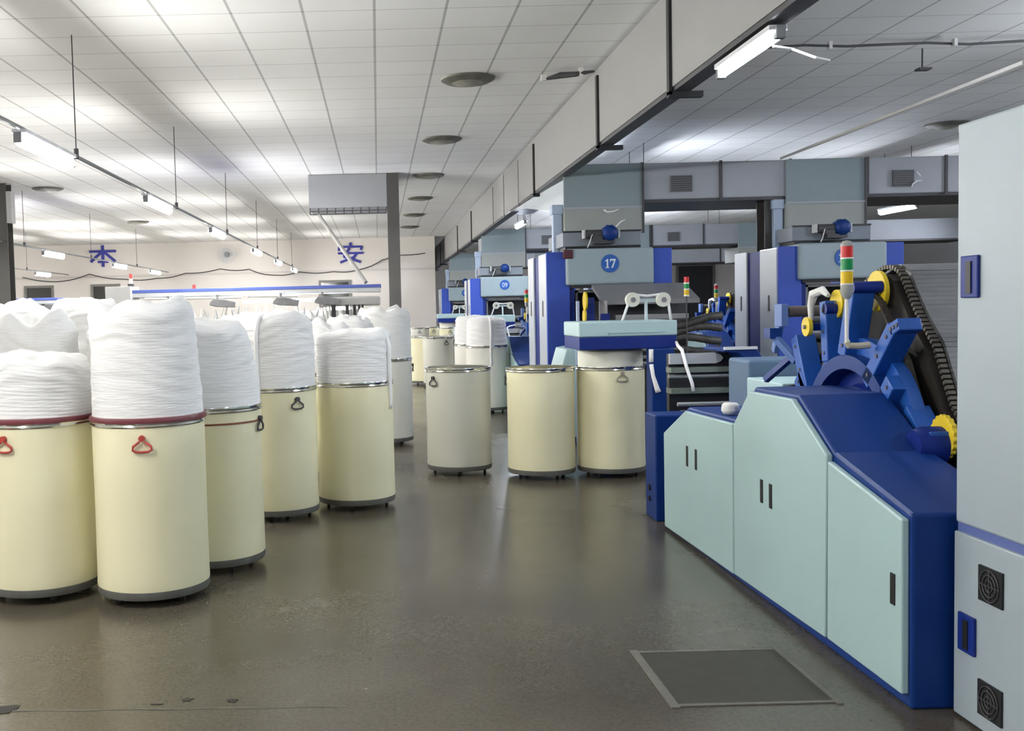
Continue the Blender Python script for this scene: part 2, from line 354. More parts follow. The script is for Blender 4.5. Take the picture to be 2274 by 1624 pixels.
# curved connecting elbow between long duct and first cross duct
pth = [(2.36, 18.9, 3.24, 3.95), (2.37, 17.4, 3.20, 3.92), (2.39, 16.3, 3.10, 3.80), (2.42, 15.3, 2.98, 3.60), (2.46, 14.4, 2.88, 3.45), (2.50, 13.6, 2.84, 3.38)]
e = MB(); k = []
for (x, y, zb, zt) in pth: k += [(x, y, zb), (x, y, zt), (x + 0.45, y, zt), (x + 0.45, y, zb)]
fs = [(0, 1, 2, 3), (20, 23, 22, 21)]
for i in range(5):
    for j in range(4): fs.append((4 * i + j, 4 * i + (j + 1) % 4, 4 * i + 4 + (j + 1) % 4, 4 * i + 4 + j))
e.add(k, fs); tag(e.build('duct_elbow', mat('pale_duct', (0.50, 0.55, 0.60), 0.5), smooth='auto'), 'pale curved duct elbow joining the long duct to the nearest cross duct', 'air duct')

def cross_duct(x0, x1, y0, label, seams, grilles, wires=()):
    t = thing('cross_duct', ((x0 + x1) / 2, y0, 2.87), label, 'air duct', 'cross ducts over the machine rows')
    MB().box(x0, x1, y0, y0 + 1.4, 2.90, 3.37).build('casing', ductm, t, 0.015)
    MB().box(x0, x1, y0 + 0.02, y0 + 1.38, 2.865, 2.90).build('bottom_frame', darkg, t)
    for s_ in seams: MB().box(s_ - 0.018, s_ + 0.018, y0 - 0.02, y0, 2.88, 3.38).build('seam_flange', darkg, t)
    for g in grilles:
        gr = MB().box(g - 0.135, g + 0.135, y0 - 0.03, y0, 2.99, 3.20).build('grille', mat('grille_grey', (0.13, 0.135, 0.145), 0.6), t)
        sl = MB()
        for i in range(7): sl.box(g - 0.125, g + 0.125, y0 - 0.036, y0 - 0.03, 3.005 + i * 0.028, 3.017 + i * 0.028)
        sl.build('grille_slat', darkg, gr)
    return t
cross_duct(2.5, 14, 13.4, 'nearest grey cross duct over the front towers, with two square grilles', [3.46, 4.48, 5.38, 6.38, 7.4, 8.4], [3.97, 6.84])
cross_duct(2.5, 14, 23.95, 'middle grey cross duct seen below the nearest one', [3.46, 4.2, 5.1, 6.4, 7.6, 8.8, 10], [3.97, 6.9, 8.9])
cross_duct(2.5, 14, 34.5, 'farthest grey cross duct above the dark doorway', [3.46, 4.5, 5.4, 7.4, 9.5, 11.5], [3.97, 6.84, 12.0])

# ================================================================= carding towers (hood, number, side cabinets)
TX, TY = 2.10, 12.8
def number_badge(parent, cx, cy, cz, txt):
    b = MB().lathe([(0, cy), (0.108, cy), (0.112, cy - 0.004), (0.108, cy - 0.010), (0, cy - 0.010)], (cx, 0, cz), 40, 'y').build('number_badge', signb, parent, smooth='auto')
    yf = cy - 0.013
    if txt[0] == '1':
        m = MB(); h2 = 0.055
        def digit1(x): m.prism([(x - 0.024, cz - h2), (x + 0.024, cz - h2), (x + 0.024, cz - h2 + 0.010), (x + 0.010, cz - h2 + 0.010), (x + 0.010, cz + h2), (x - 0.002, cz + h2), (x - 0.024, cz + h2 - 0.022), (x - 0.024, cz + h2 - 0.032), (x - 0.008, cz + h2 - 0.026), (x - 0.008, cz - h2 + 0.010), (x - 0.024, cz - h2 + 0.010)], yf, yf + 0.004, 'y')
        digit1(cx - 0.036)
        if txt[1] == '7':
            x = cx + 0.03; m.prism([(x - 0.033, cz + 0.055), (x + 0.036, cz + 0.055), (x + 0.036, cz + 0.040), (x + 0.002, cz - 0.055), (x - 0.018, cz - 0.055), (x + 0.018, cz + 0.034), (x - 0.022, cz + 0.034), (x - 0.026, cz + 0.018), (x - 0.033, cz + 0.018)], yf, yf + 0.004, 'y')
        m.build('digits', signw, b)
        if txt[1] != '7': text_mesh(txt[1], 0.15, 'digit', signw, b, (cx + 0.034, yf + 0.002, cz), ext=0.002, sx=0.9)
    else: text_mesh(txt, 0.145, 'digits', signw, b, (cx, yf + 0.002, cz), ext=0.002, sx=0.85)
    return b
def tower(ox, oy, txt, label, n_left=True):
    X = lambda a: ox + a
    t = thing('carding_tower', (X(0.78), oy + 0.8, 0), label, 'machine tower', 'numbered feed towers of the carding machines')
    # side cabinet: two tall white doors, recessed blue post between
    MB().box(X(0.03), X(0.28), oy + 0.02, oy + 1.55, 0.0, 2.2).build('side_frame', blued, t)
    for (a, b) in ((0.03, 0.60), (1.08, 1.54)):
        d = MB().box(X(0), X(0.03), oy + a, oy + b, 0.06, 2.21).build('side_door', cabw, t, 0.01)
        MB().box(X(-0.006), X(0.0), oy + (a + b) / 2 - 0.05, oy + (a + b) / 2 - 0.01, 1.42, 1.62).build('handle_slot', slotm, d)
    MB().box(X(0), X(0.29), oy - 0.03, oy + 0.02, 0.0, 2.22).build('front_post', mat('post_blue_paint', (0.030, 0.080, 0.46), 0.5, var=0.04), t, 0.008)
    MB().box(X(1.32), X(1.56), oy - 0.03, oy + 1.5, 1.76, 2.24).build('right_post', mat('post_blue_paint', (0.045, 0.085, 0.36), 0.5), t, 0.008)
    MB().box(X(1.34), X(1.56), oy + 0.05, oy + 1.5, 0.0, 1.76).build('right_side_frame', darkg, t)
    MB().box(X(0.235), X(1.32), oy - 0.10, oy + 1.3, 1.80, 2.25).build('hood', hoodm, t, 0.03, seg=3)
    MB().box(X(0.29), X(1.30), oy - 0.06, oy + 0.02, 1.765, 1.80).build('hood_lip', darkm, t)
    number_badge(t, X(0.775), oy - 0.10, 2.06, txt)
    fr = MB().box(X(0.37), X(0.40), oy + 0.05, oy + 0.09, 0.9, 1.74).box(X(0.37), X(1.28), oy + 0.05, oy + 0.09, 1.71, 1.745)
    fr.build('inner_frame', greym, t)
    MB().box(X(0.29), X(0.35), oy, oy + 0.1, 0.6, 1.78).build('inner_edge', blued, t)
    MB().box(X(0.40), X(1.34), oy + 0.9, oy + 1.0, 0.2, 1.74).build('inner_back_panel', mat('inner_grey', (0.12, 0.125, 0.14), 0.5), t)
    MB().box(X(0.40), X(1.34), oy + 0.25, oy + 0.9, 0.2, 1.0).build('feed_bed', darkg, t)
    for z, r_ in ((1.12, 0.09), (1.32, 0.06)): MB().cyl((X(0.40), oy + 0.5, z), (X(1.34), oy + 0.5, z), r_).build('feed_roller', greym, t, smooth='auto')
    MB().box(X(0.235), X(1.22), oy + 0.12, oy + 1.2, 2.29, 2.47).build('motor_plinth', mat('plinth_grey', (0.22, 0.25, 0.29), 0.55), t, 0.01)
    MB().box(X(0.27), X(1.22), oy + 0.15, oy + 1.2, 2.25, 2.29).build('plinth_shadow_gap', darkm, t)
    MB().box(X(0.235), X(1.22), oy + 0.11, oy + 0.14, 2.465, 2.485).build('plinth_edge', darkm, t)
    mo = MB().lathe([(0, -0.11), (0.05, -0.11), (0.085, -0.09), (0.095, -0.07), (0.095, 0.05), (0.085, 0.08), (0, 0.08)], (X(0.79), oy + 0.0, 2.44), 24, 'y').build('motor', blue, t, smooth='auto')
    fn = MB()
    for i in range(10):
        a = 2 * PI * i / 10; fn.bar((X(0.79) + 0.093 * math.cos(a), oy - 0.06, 2.44 + 0.093 * math.sin(a)), (X(0.79) + 0.093 * math.cos(a), oy + 0.05, 2.44 + 0.093 * math.sin(a)), 0.012, 0.02)
    fn.build('cooling_fin', blue, mo)
    MB().cyl((X(0.50), oy, 2.43), (X(0.70), oy, 2.43), 0.055).box(X(0.58), X(0.70), oy - 0.05, oy + 0.05, 2.36, 2.46).build('gearbox', darkg, t, smooth='auto')
    for xa in (0.47, 0.90): MB().box(X(xa), X(xa + 0.022), oy - 0.02, oy + 0.1, 2.38, 2.485).build('motor_bracket', whitem, t)
    MB().box(X(0.60), X(0.85), oy - 0.05, oy + 0.14, 2.31, 2.36).build('motor_mount', darkg, t)
    MB().tube([(X(0.60), oy - 0.03, 2.47), (X(0.56), oy - 0.06, 2.40), (X(0.52), oy - 0.09, 2.30), (X(0.50), oy - 0.09, 2.26)], 0.006, 6).build('motor_cable', whitep, t)
    MB().box(X(0.20), X(0.32), oy + 0.62, oy + 0.72, 2.22, 2.865).box(X(0.185), X(0.335), oy + 0.60, oy + 0.74, 2.74, 2.865).build('support_post', postb, t, 0.01)
    return t
def chute(ox, oy, label):
    t = thing('chute_duct', (ox + 0.85, oy + 0.55, 2.5), label, 'air duct', 'vertical chute ducts above the hoods')
    MB().box(ox + 0.335, ox + 1.36, oy + 0.56, oy + 0.60, 2.81, 3.37).build('upper_panel', ductg, t, 0.008)
    MB().box(ox + 0.335, ox + 1.36, oy + 0.55, oy + 1.5, 2.47, 2.81).build('lower_section', ductb, t, 0.012)
    MB().box(ox + 0.33, ox + 1.365, oy + 0.54, oy + 0.56, 2.795, 2.82).build('joint_flange', ductm, t)
    MB().box(ox + 1.345, ox + 1.37, oy + 0.535, oy + 0.55, 2.47, 3.37).build('edge_strip', darkg, t)
    return t
DX, DY = 2.88, 10.55
lay = [(0, 0, '17', 'nearest blue and grey feed tower, its round number badge fully visible'), (1, 0, '18', 'front row feed tower right of centre, badge partly covered by the signal lamp'),
       (0, 1, '09', 'second blue and grey feed tower back along the aisle, small badge seen'), (0, 2, '01', 'farthest feed tower, its blue post against the cream wall'),
       (1, 1, '10', 'feed tower in the second row behind the right front tower'), (1, 2, '02', 'feed tower in the farthest row right of the middle')]
for (i, j, tx, lb) in lay:
    tower(TX + DX * i, TY + DY * j, tx, lb)
    chute(TX + DX * i, TY + DY * j, 'green grey chute duct rising above ' + {'17': 'the nearest hood', '18': 'the hood behind the signal lamp', '09': 'the second hood along the aisle', '01': 'the farthest hood', '10': 'the second row hood on the right', '02': 'the farthest row hood on the right'}[tx])
chute(TX + DX * 2 + 0.2, TY + DY, 'dark vertical duct right of the hoods, beside the tall near cabinet')
rb = MB().box(2.30, 2.42, 12.68, 12.76, 2.13, 2.24); tag(rb.build('warning_horn', mat('maroon', (0.07, 0.012, 0.02), 0.5), bev=0.01), 'small dark red box on top of the nearest tower post', 'warning horn')

# ================================================================= near tall cabinet at the right edge
c = thing('tall_cabinet', (2.8, 2.8, 0), 'tall pale grey cabinet with blue handles and black fans at the right edge', 'cabinet')
MB().box(2.125, 3.5, 1.6, 3.70, 0.0, 2.14).build('body', blued, c)
MB().box(2.10, 2.125, 1.65, 3.725, 0.725, 2.165).build('upper_door', cabm, c, 0.008)
MB().box(2.10, 2.125, 1.65, 3.735, 0.01, 0.690).build('lower_door', cabm, c, 0.006)
MB().box(2.12, 3.5, 3.70, 3.715, 0.0, 2.16).build('end_panel', cabm, c)
MB().box(2.108, 3.5, 1.6, 3.735, 2.14, 2.165).build('top_panel', cabm, c)
MB().box(2.112, 2.135, 1.65, 3.73, 0.685, 0.728).build('middle_strip', mat('strip_blue', (0.10, 0.14, 0.36), 0.45), c)
for (y0, y1, z0, z1) in ((3.58, 3.685, 1.543, 1.692), (3.588, 3.69, 0.262, 0.402)):
    hd = MB().box(2.088, 2.10, y0, y1, z0, z1).build('handle', blued, c, 0.004)
    plab(hd, 'blue recessed handle')
    MB().box(2.084, 2.089, (y0 + y1) / 2 - 0.018, (y0 + y1) / 2 + 0.012, z0 + 0.015, z1 - 0.02).build('handle_slot', slotm, hd)
for (z0, z1) in ((0.48, 0.605), (0.070, 0.195)):
    fg = MB().box(2.092, 2.10, 3.43, 3.568, z0, z1).build('fan_vent', slotm, c)
    fan = MB(); cy, cz = 3.50, (z0 + z1) / 2
    for rr_ in (0.02, 0.038, 0.055): fan.tube([(2.089, cy + rr_ * math.cos(2 * PI * i / 24), cz + rr_ * math.sin(2 * PI * i / 24)) for i in range(25)], 0.0018, 5)
    fan.box(2.088, 2.090, cy - 0.06, cy + 0.06, cz - 0.0015, cz + 0.0015).box(2.088, 2.090, cy - 0.0015, cy + 0.0015, cz - 0.058, cz + 0.058)
    fan.build('fan_guard', darkg, fg)

# ================================================================= near carding machine
def carding(label):
    m = thing('carding_machine', (2.6, 5.4, 0), label, 'carding machine', 'carding machines')
    xo, xi = 1.965, 2.38
    prof = [(7.02, 0), (7.02, 0.685), (6.52, 0.885), (5.60, 0.90), (5.36, 1.10), (4.80, 1.105), (4.42, 0.885), (3.775, 0.745), (3.775, 0)]
    MB().prism(prof, xo, xi, 'x').build('side_cover', blue, m, 0.012)
    MB().box(xi, 3.5, 3.80, 7.6, 0.0, 0.72).build('base_frame', blued, m)
    D1 = [(6.99, 0.02), (6.994, 0.665), (6.503, 0.862), (5.625, 0.878), (5.625, 0.038)]
    D2 = [(5.608, 0.042), (5.608, 0.878), (5.367, 1.078), (4.815, 1.085), (4.435, 0.872), (4.455, 0.058)]
    D3 = [(4.432, 0.062), (4.425, 0.848), (3.79, 0.722), (3.79, 0.055)]
    slots = [[(6.455, 0.515, 0.645), (6.275, 0.520, 0.648)], [(5.19, 0.520, 0.641), (5.07, 0.514, 0.638)], [(3.853, 0.381, 0.503)]]
    for D, sl in zip((D1, D2, D3), slots):
        d = MB().prism(D, 1.935, xo, 'x').build('side_door', teal, m, 0.007); plab(d, 'pale teal side door')
        for (y, z0, z1) in sl:
            MB().box(1.931, 1.936, y - 0.018, y + 0.018, z0, z1).build('handle_slot', slotm, d, 0.008)
    # small end box with buttons
    eb = MB().box(1.94, 3.3, 7.22, 7.5, 0.0, 0.76).build('end_box', blue, m, 0.01)
    MB().cyl((1.93, 7.38, 0.22), (1.94, 7.38, 0.22), 0.022).cyl((1.93, 7.38, 0.14), (1.94, 7.38, 0.14), 0.018).build('button', slotm, eb)
    # cylinder side: disc, ring, casting with arms
    cy, cz = 5.18, 0.742
    MB().lathe([(0, 2.44), (0.24, 2.44), (0.26, 2.41), (0.36, 2.41), (0.38, 2.45), (0.46, 2.45), (0.46, 2.46), (0, 2.46)], (0, cy, cz), 48, 'x').build('cylinder_end_disc', blued, m, smooth='auto')
    MB().lathe([(0.455, 2.46), (0.455, 2.36), (0.525, 2.36), (0.525, 2.46), (0.455, 2.46)], (0, cy, cz), 64, 'x').build('ring_flange', blue, m, smooth='auto')
    MB().lathe([(0.50, 2.48), (0.50, 2.42), (0.61, 2.42), (0.61, 2.48), (0.50, 2.48)], (0, cy, cz), 64, 'x').build('side_casting', blueb, m, smooth='auto')
    def arm(y0, z0, y1, z1, w_, x0=2.36, t_=0.11, br=True):
        a = MB().bar((x0 + t_ / 2, y0, z0), (x0 + t_ / 2, y1, z1), t_, w_).build('bracket_arm', blueb, m, 0.006)
        b = MB()
        d = Vector((0, y1 - y0, z1 - z0))
        for q in (0.15, 0.5, 0.85):
            p = Vector((x0 - 0.004, y0, z0)) + d * q; b.cyl(p, p + Vector((0.01, 0, 0)), 0.010, 8)
        b.build('bolt', darkg, a)
        return a
    arm(5.24, 1.26, 5.13, 1.62, 0.085)
    arm(5.43, 1.22, 5.46, 1.54, 0.075)
    arm(4.99, 1.14, 4.73, 1.41, 0.08)
    arm(4.90, 0.98, 4.74, 1.16, 0.09)
    arm(5.66, 0.98, 5.84, 1.34, 0.085)
    arm(5.60, 0.92, 5.80, 1.12, 0.10)
    arm(4.70, 1.02, 4.50, 0.84, 0.10, 2.40)
    arm(4.56, 0.90, 4.38, 0.92, 0.10)
    arm(4.74, 1.40, 4.66, 1.43, 0.06, 2.36)
    # tensioning bosses and pulleys
    MB().cyl((2.36, 5.11, 1.605), (2.50, 5.10, 1.605), 0.030).build('top_shaft', blued, m, smooth='auto')
    MB().cyl((2.36, 5.43, 1.50), (2.44, 5.43, 1.50), 0.03).build('rear_shaft', blued, m, smooth='auto')
    MB().lathe([(0, 2.32), (0.07, 2.32), (0.085, 2.36), (0.085, 2.44), (0, 2.44)], (0, 4.45, 0.90), 32, 'x').build('lower_shaft_housing', blued, m, smooth='auto')
    def pulley(x, y, z, r, gear=False):
        mb = MB(); n = 72 if gear else 48; vs = []
        for i in range(n):
            a = 2 * PI * i / n; rr_ = r * (1.06 if gear and i % 4 < 2 else 1.0); vs.append((y + rr_ * math.cos(a), z + rr_ * math.sin(a)))
        mb.prism(vs, x, x + 0.022, 'x')
        p = mb.build('pulley', yellow, m, 0.002); plab(p, 'yellow pulley disc')
        MB().cyl((x - 0.012, y, z), (x, y, z), r * 0.22, 20).build('hub', blued if gear else greym, p, smooth='auto')
    pulley(2.50, 5.16, 1.585, 0.102); pulley(2.42, 5.43, 1.525, 0.075); pulley(2.30, 5.53, 1.405, 0.052); pulley(2.44, 4.44, 0.94, 0.092, True)
    MB().cyl((2.31, 5.53, 1.405), (2.44, 5.53, 1.405), 0.022).build('small_shaft', blued, m)
    # revolving flats: chain and ribbed belt over the top
    ctrl = [(5.95, 1.22), (5.80, 1.38), (5.60, 1.53), (5.38, 1.655), (5.22, 1.705), (5.13, 1.705), (5.06, 1.67), (4.99, 1.58), (4.90, 1.47), (4.75, 1.325), (4.68, 1.20), (4.60, 1.06), (4.50, 0.96), (4.42, 0.86), (4.36, 0.80)]
    def resample(P, step):
        out = [Vector(P[0])]; rem = step
        for a, b in zip(P[:-1], P[1:]):
            a = Vector(a); b = Vector(b); L = (b - a).length; u = (b - a) / L; s_ = 0
            while L - s_ >= rem: s_ += rem; out.append(a + u * s_); rem = step
            rem -= (L - s_)
        return out
    P = resample(ctrl, 0.027)
    belt = MB(); links = MB(); side = MB()
    for i in range(len(P) - 1):
        a, b = P[i], P[i + 1]; d = (b - a).normalized(); a2 = a + d * 0.005; b2 = b - d * 0.005
        belt.bar((2.62, (a2.x + b2.x) / 2, (a2.y + b2.y) / 2), (3.52, (a2.x + b2.x) / 2, (a2.y + b2.y) / 2), 0.026, 0.022, (0, d.x, d.y))
        links.bar((2.585, a2.x, a2.y), (2.585, b2.x, b2.y), 0.035, 0.02)
    belt.build('revolving_flats', slat, m); links.build('flat_chain', mat('chain_steel', (0.13, 0.12, 0.10), 0.5, metal=0.6), m)
    C0 = Vector((5.2, 0.85))
    off = []
    for q in P: off.append((q.x + (C0.x - q.x) * 0.03, q.y - 0.028 * (1 if q.y > 1.3 else 0.4)))
    body = [(p.x + (C0.x - p.x) * 0.045, p.y + (C0.y - p.y) * 0.045) for p in P] + [(4.5, 0.72), (6.0, 0.72)]
    MB().prism(body, 2.545, 3.5, 'x').build('dark_interior_fill', mottled, m)  # solid black body paints in the dark of the open interior behind the arms
    body2 = [(p.x + (C0.x - p.x) * 0.16, p.y + (C0.y - p.y) * 0.16) for p in P]
    rp = MB()
    for a, b in zip(body2[:-1], body2[1:]): rp.bar((2.49, a[0], a[1]), (2.49, b[0], b[1]), 0.03, 0.014)
    rp.build('return_chain', mat('chain_dark', (0.07, 0.06, 0.05), 0.5, metal=0.4, var=0.5, vscale=40), m)
    # stripping brush roll at the rear
    MB().cyl((2.36, 5.92, 1.485), (2.60, 5.92, 1.485), 0.032).build('brush_roll', brown, m, smooth='auto')
    MB().box(2.31, 2.35, 5.88, 5.99, 1.40, 1.53).bar((2.34, 5.97, 1.42), (2.34, 6.06, 1.25), 0.03, 0.05).bar((2.30, 6.0, 1.36), (2.38, 5.85, 1.20), 0.03, 0.045).build('brush_bracket', mat('pale_blue_bracket', (0.10, 0.18, 0.42), 0.5), m, 0.004)
    MB().box(2.27, 2.34, 5.95, 6.05, 1.33, 1.39).bar((2.30, 6.1, 1.08), (2.42, 5.8, 1.30), 0.03, 0.035).build('linkage', blue, m)
    MB().tube([(2.36, 5.60, 1.44), (2.36, 5.60, 1.52), (2.365, 5.58, 1.58), (2.38, 5.50, 1.60), (2.39, 5.45, 1.57)], [0.013, 0.018, 0.026, 0.022, 0.012], 10).build('suction_hose', whitep, m, smooth='auto')
    # delivery end boxes
    bx = MB().box(2.42, 2.92, 6.15, 6.75, 0.72, 1.05).build('rear_box', tealp, m, 0.01)
    MB().tube([(2.44, 6.14, 0.98), (2.47, 6.14, 1.035), (2.52, 6.14, 1.045), (2.68, 6.14, 1.045)], 0.010, 8).build('box_handle', slotm, bx)
    MB().box(2.45, 3.3, 6.8, 7.2, 0.72, 1.16).build('doffer_housing', mat('slate_blue', (0.09, 0.15, 0.24), 0.5), m, 0.02)
    # web delivery rollers
    web = MB(); xa, xb = 2.215, 2.86
    for (z, r_, y) in ((0.735, 0.022, 7.55), (0.795, 0.016, 7.62), (0.99, 0.018, 7.85)): web.cyl((xa, y, z), (xb, y, z), r_, 16)
    web.build('delivery_roller', mat('bright_steel', (0.40, 0.42, 0.42), 0.3, metal=0.5), m, smooth='auto')
    MB().box(xa, xb, 7.60, 7.92, 0.0, 0.70).build('delivery_base', blued, m)
    MB().box(xa, xb + 0.06, 7.78, 7.92, 0.86, 0.90).box(xa, xb + 0.02, 7.78, 7.92, 1.02, 1.06).build('delivery_plate', mat('olive_plate', (0.14, 0.17, 0.14), 0.4), m)
    MB().box(xa + 0.004, xb, 7.85, 7.92, 0.70, 1.16).build('delivery_core', darkm, m)
    MB().prism([(xa, 1.085), (2.56, 1.085), (2.60, 1.10), (2.62, 1.125), (2.60, 1.15), (2.56, 1.165), (xa, 1.165)], 7.80, 7.85, 'y').build('view_panel', mat('milky_panel', (0.38, 0.40, 0.42), 0.35), m)
    MB().prism([(2.56, 1.20), (2.80, 1.20), (2.92, 1.02), (2.84, 1.02), (2.66, 1.17), (2.56, 1.18)], 7.6, 8.1, 'y').build('delivery_hood', blue, m, 0.005)
    MB().box(2.56, 2.80, 7.58, 7.62, 1.195, 1.215).build('hood_edge', whitem, m)
    # signal tower
    st = MB().tube([(2.25, 4.93, 1.335), (2.25, 4.93, 1.56)], 0.009, 10); st = st.build('signal_tower', whitep, m); plab(st, 'red, green and yellow signal tower on white pole')
    MB().tube([(2.25, 4.93, 1.345), (2.26, 4.93, 1.325), (2.30, 4.93, 1.322), (2.36, 4.93, 1.325)], 0.016, 8).build('pole_bracket', mat('ivory', (0.5, 0.45, 0.33), 0.5), st)
    MB().lathe([(0, 1.55), (0.014, 1.55), (0.024, 1.565), (0.028, 1.58), (0.028, 1.618), (0, 1.618)], (2.25, 4.93, 0), 24).build('lamp_base', mat('lamp_grey', (0.33, 0.34, 0.33), 0.5), st, smooth='auto')
    for nm, z0, z1, mm in (('yellow_lamp', 1.624, 1.680, ly), ('green_lamp', 1.688, 1.742, lg), ('red_lamp', 1.748, 1.802, lr)):
        MB().lathe([(0, z0), (0.028, z0), (0.028, z1), (0, z1)], (2.25, 4.93, 0), 24).build(nm, mm, st, smooth='auto')
        MB().lathe([(0, z0 - 0.007), (0.029, z0 - 0.007), (0.029, z0), (0, z0)], (2.25, 4.93, 0), 24).build('lamp_ring', whitep, st, smooth='auto')
    MB().lathe([(0.029, 1.802), (0.029, 1.812), (0.018, 1.826), (0, 1.83)], (2.25, 4.93, 0), 24).build('lamp_cap', mat('lamp_grey', (0.33, 0.34, 0.33), 0.5), st, smooth='auto')
    return m
card = carding('near blue carding machine with three pale teal side doors and yellow pulleys')
copy_tree(card, DX, DY + 0.1, 0, 'carding machine partly seen in the gap between the two front towers')
copy_tree(card, 0, DY + 0.1, 0, 'carding machine mostly hidden behind the nearest tower')
copy_tree(card, 0, 2 * DY + 0.1, 0, 'carding machine hidden behind the second tower along the aisle')
cp = MB().tube([(2.02, 5.9, 0.905), (2.02, 5.9, 0.925), (2.02, 5.9, 0.955), (2.02, 5.9, 0.967)], [0.040, 0.052, 0.048, 0.036], 14)
cp.tube([(2.055, 5.93, 0.91), (2.06, 5.94, 0.955)], [0.03, 0.02], 10)
tag(cp.build('cotton_tuft', cotton, smooth=True), 'small white cotton roll lying on the blue ledge above the first teal door', 'cotton tuft')

# ================================================================= coilers
def coiler(label):
    t = thing('coiler', (2.3, 9.3, 0), label, 'can coiler', 'can coilers with teal and blue heads')
    MB().box(1.75, 2.60, 8.95, 9.67, 1.16, 1.272).build('head_base', blued, t, 0.006)
    MB().box(1.745, 2.605, 8.945, 9.675, 1.272, 1.405).build('head_cover', tealp, t, 0.012)
    MB().box(2.0, 2.5, 8.938, 8.946, 1.30, 1.304).box(2.0, 2.004, 8.938, 8.946, 1.285, 1.304).build('cover_seam', mat('seam_teal', (0.25, 0.38, 0.42), 0.5), t)
    MB().box(2.345, 2.545, 8.82, 9.0, 0.0, 1.16).box(2.545, 2.71, 8.85, 9.0, 0.0, 0.74).build('column', blue, t, 0.008)
    MB().cyl((2.40, 9.2, 1.40), (2.40, 9.2, 1.58), 0.014).box(2.27, 2.55, 9.21, 9.23, 1.565, 1.60).build('guide_post', mat('pale_post', (0.55, 0.65, 0.68), 0.5), t)
    for x, z in ((2.273, 1.590), (2.547, 1.585)):
        p = MB().lathe([(0, 9.15), (0.060, 9.15), (0.066, 9.165), (0.050, 9.175), (0.066, 9.19), (0.060, 9.205), (0, 9.205)], (x, 0, z), 32, 'y').build('guide_pulley', mat('ivory_nylon', (0.66, 0.66, 0.58), 0.4), t, smooth='auto')
        MB().cyl((x, 9.14, z), (x, 9.15, z), 0.022, 16).build('pulley_hub', greym, p)
    s_ = MB().tube([(2.178, 9.17, 1.40), (2.235, 9.17, 1.56), (2.262, 9.17, 1.635), (2.30, 9.17, 1.632), (2.40, 9.17, 1.62), (2.52, 9.17, 1.632), (2.565, 9.17, 1.635), (2.59, 9.17, 1.57), (2.614, 9.17, 1.405)], 0.014, 8, flat=0.8)
    s_.build('sliver_strand', sliverm, t, smooth=True)
    MB().tube([(2.59, 8.93, 1.21), (2.42, 8.3, 1.205), (2.305, 7.80, 1.19), (2.33, 7.77, 1.06), (2.365, 7.75, 0.94), (2.375, 7.75, 0.88)], 0.013, 8).build('loose_sliver', sliverm, t, smooth=True)
    MB().tube([(2.335, 8.80, 1.16), (2.335, 8.80, 1.05)], 0.02, 8).tube([(2.335, 8.80, 1.03), (2.35, 8.80, 0.93), (2.38, 8.79, 0.82), (2.39, 8.79, 0.79)], [0.018, 0.016, 0.022, 0.024], 8).build('hanging_sliver', sliverm, t, smooth=True)
    return t
co = coiler('near teal and blue coiler head on its blue column, over a cream can')
copy_tree(co, 0, 10.6, 0, 'second coiler with white pulleys, behind the two wrapped cans')
copy_tree(co, 0, 21.15, 0, 'farthest coiler against the cream wall')
copy_tree(co, DX, 10.6, 0, 'second-row coiler in the gap between the two front towers')

# ================================================================= feed table in front of tower 17 and clutter
ft = thing('feed_table', (3.1, 12.3, 0), 'dark lap feed table with grey tray in front of the nearest tower', 'feed table')
MB().prism([(12.0, 1.55), (12.0, 1.60), (12.6, 1.80), (12.6, 1.76)], 2.62, 3.76, 'x').build('tray', mat('tray_grey', (0.20, 0.20, 0.21), 0.45), ft)
MB().box(2.75, 3.60, 11.9, 11.98, 1.37, 1.43).box(2.64, 2.66, 11.9, 12.3, 0.8, 1.6).build('front_bar', mat('bar_grey', (0.27, 0.27, 0.28), 0.45), ft, 0.008)
hs = MB()
for i in range(4):
    z = 1.28 - i * 0.11
    hs.tube([(2.70 + q * 0.15, 12.1 + 0.03 * i, z + 0.045 * math.sin(q * 0.9 + i * 1.3) + q * 0.008) for q in range(10)], 0.048, 10)
hs.build('dark_hose', mat('wrinkled_dark', (0.06, 0.058, 0.055), 0.5, var=0.6, vscale=14, bump=0.8, bscale=18), ft, smooth=True)
for z in (1.02, 0.93, 0.86): MB().cyl((2.6, 11.95, z), (3.55, 11.95, z), 0.022).build('feed_roller', greym, ft)
MB().box(2.68, 3.62, 12.1, 12.65, 0.0, 0.98).build('table_body', mottled, ft)
MB().box(2.55, 3.75, 12.45, 12.6, 0.98, 1.6).build('back_plate', darkg, ft)
yd = thing('side_pulley', (2.5, 12.0, 0.9), 'pair of yellow discs on a blue stand left of the feed table', 'pulley stand')
MB().lathe([(0, 2.44), (0.11, 2.44), (0.11, 2.46), (0, 2.46)], (0, 12.15, 1.60), 32, 'x').build('upper_disc', yellow, yd)
MB().lathe([(0, 2.38), (0.08, 2.38), (0.08, 2.40), (0, 2.40)], (0, 11.9, 1.42), 32, 'x').build('lower_disc', yellow, yd)
MB().box(2.46, 2.55, 12.1, 12.2, 0.98, 1.64).box(2.40, 2.50, 11.86, 11.94, 0.98, 1.44).box(2.57, 2.66, 11.8, 11.9, 0.98, 1.45).box(2.52, 2.66, 11.8, 12.1, 0, 0.98).build('stand', blued, yd)
MB().cyl((2.24, 11.53, 1.32), (2.24, 11.53, 1.60), 0.02).box(2.21, 2.27, 11.5, 11.56, 0, 1.32).build('side_post', postb, yd)
s2 = thing('signal_lamp', (3.56, 11.85, 0), 'small red, green and yellow signal lamp before the dark doorway', 'signal lamp')
MB().cyl((3.56, 11.85, 0), (3.56, 11.85, 1.63), 0.008, 10).build('pole', darkg, s2)
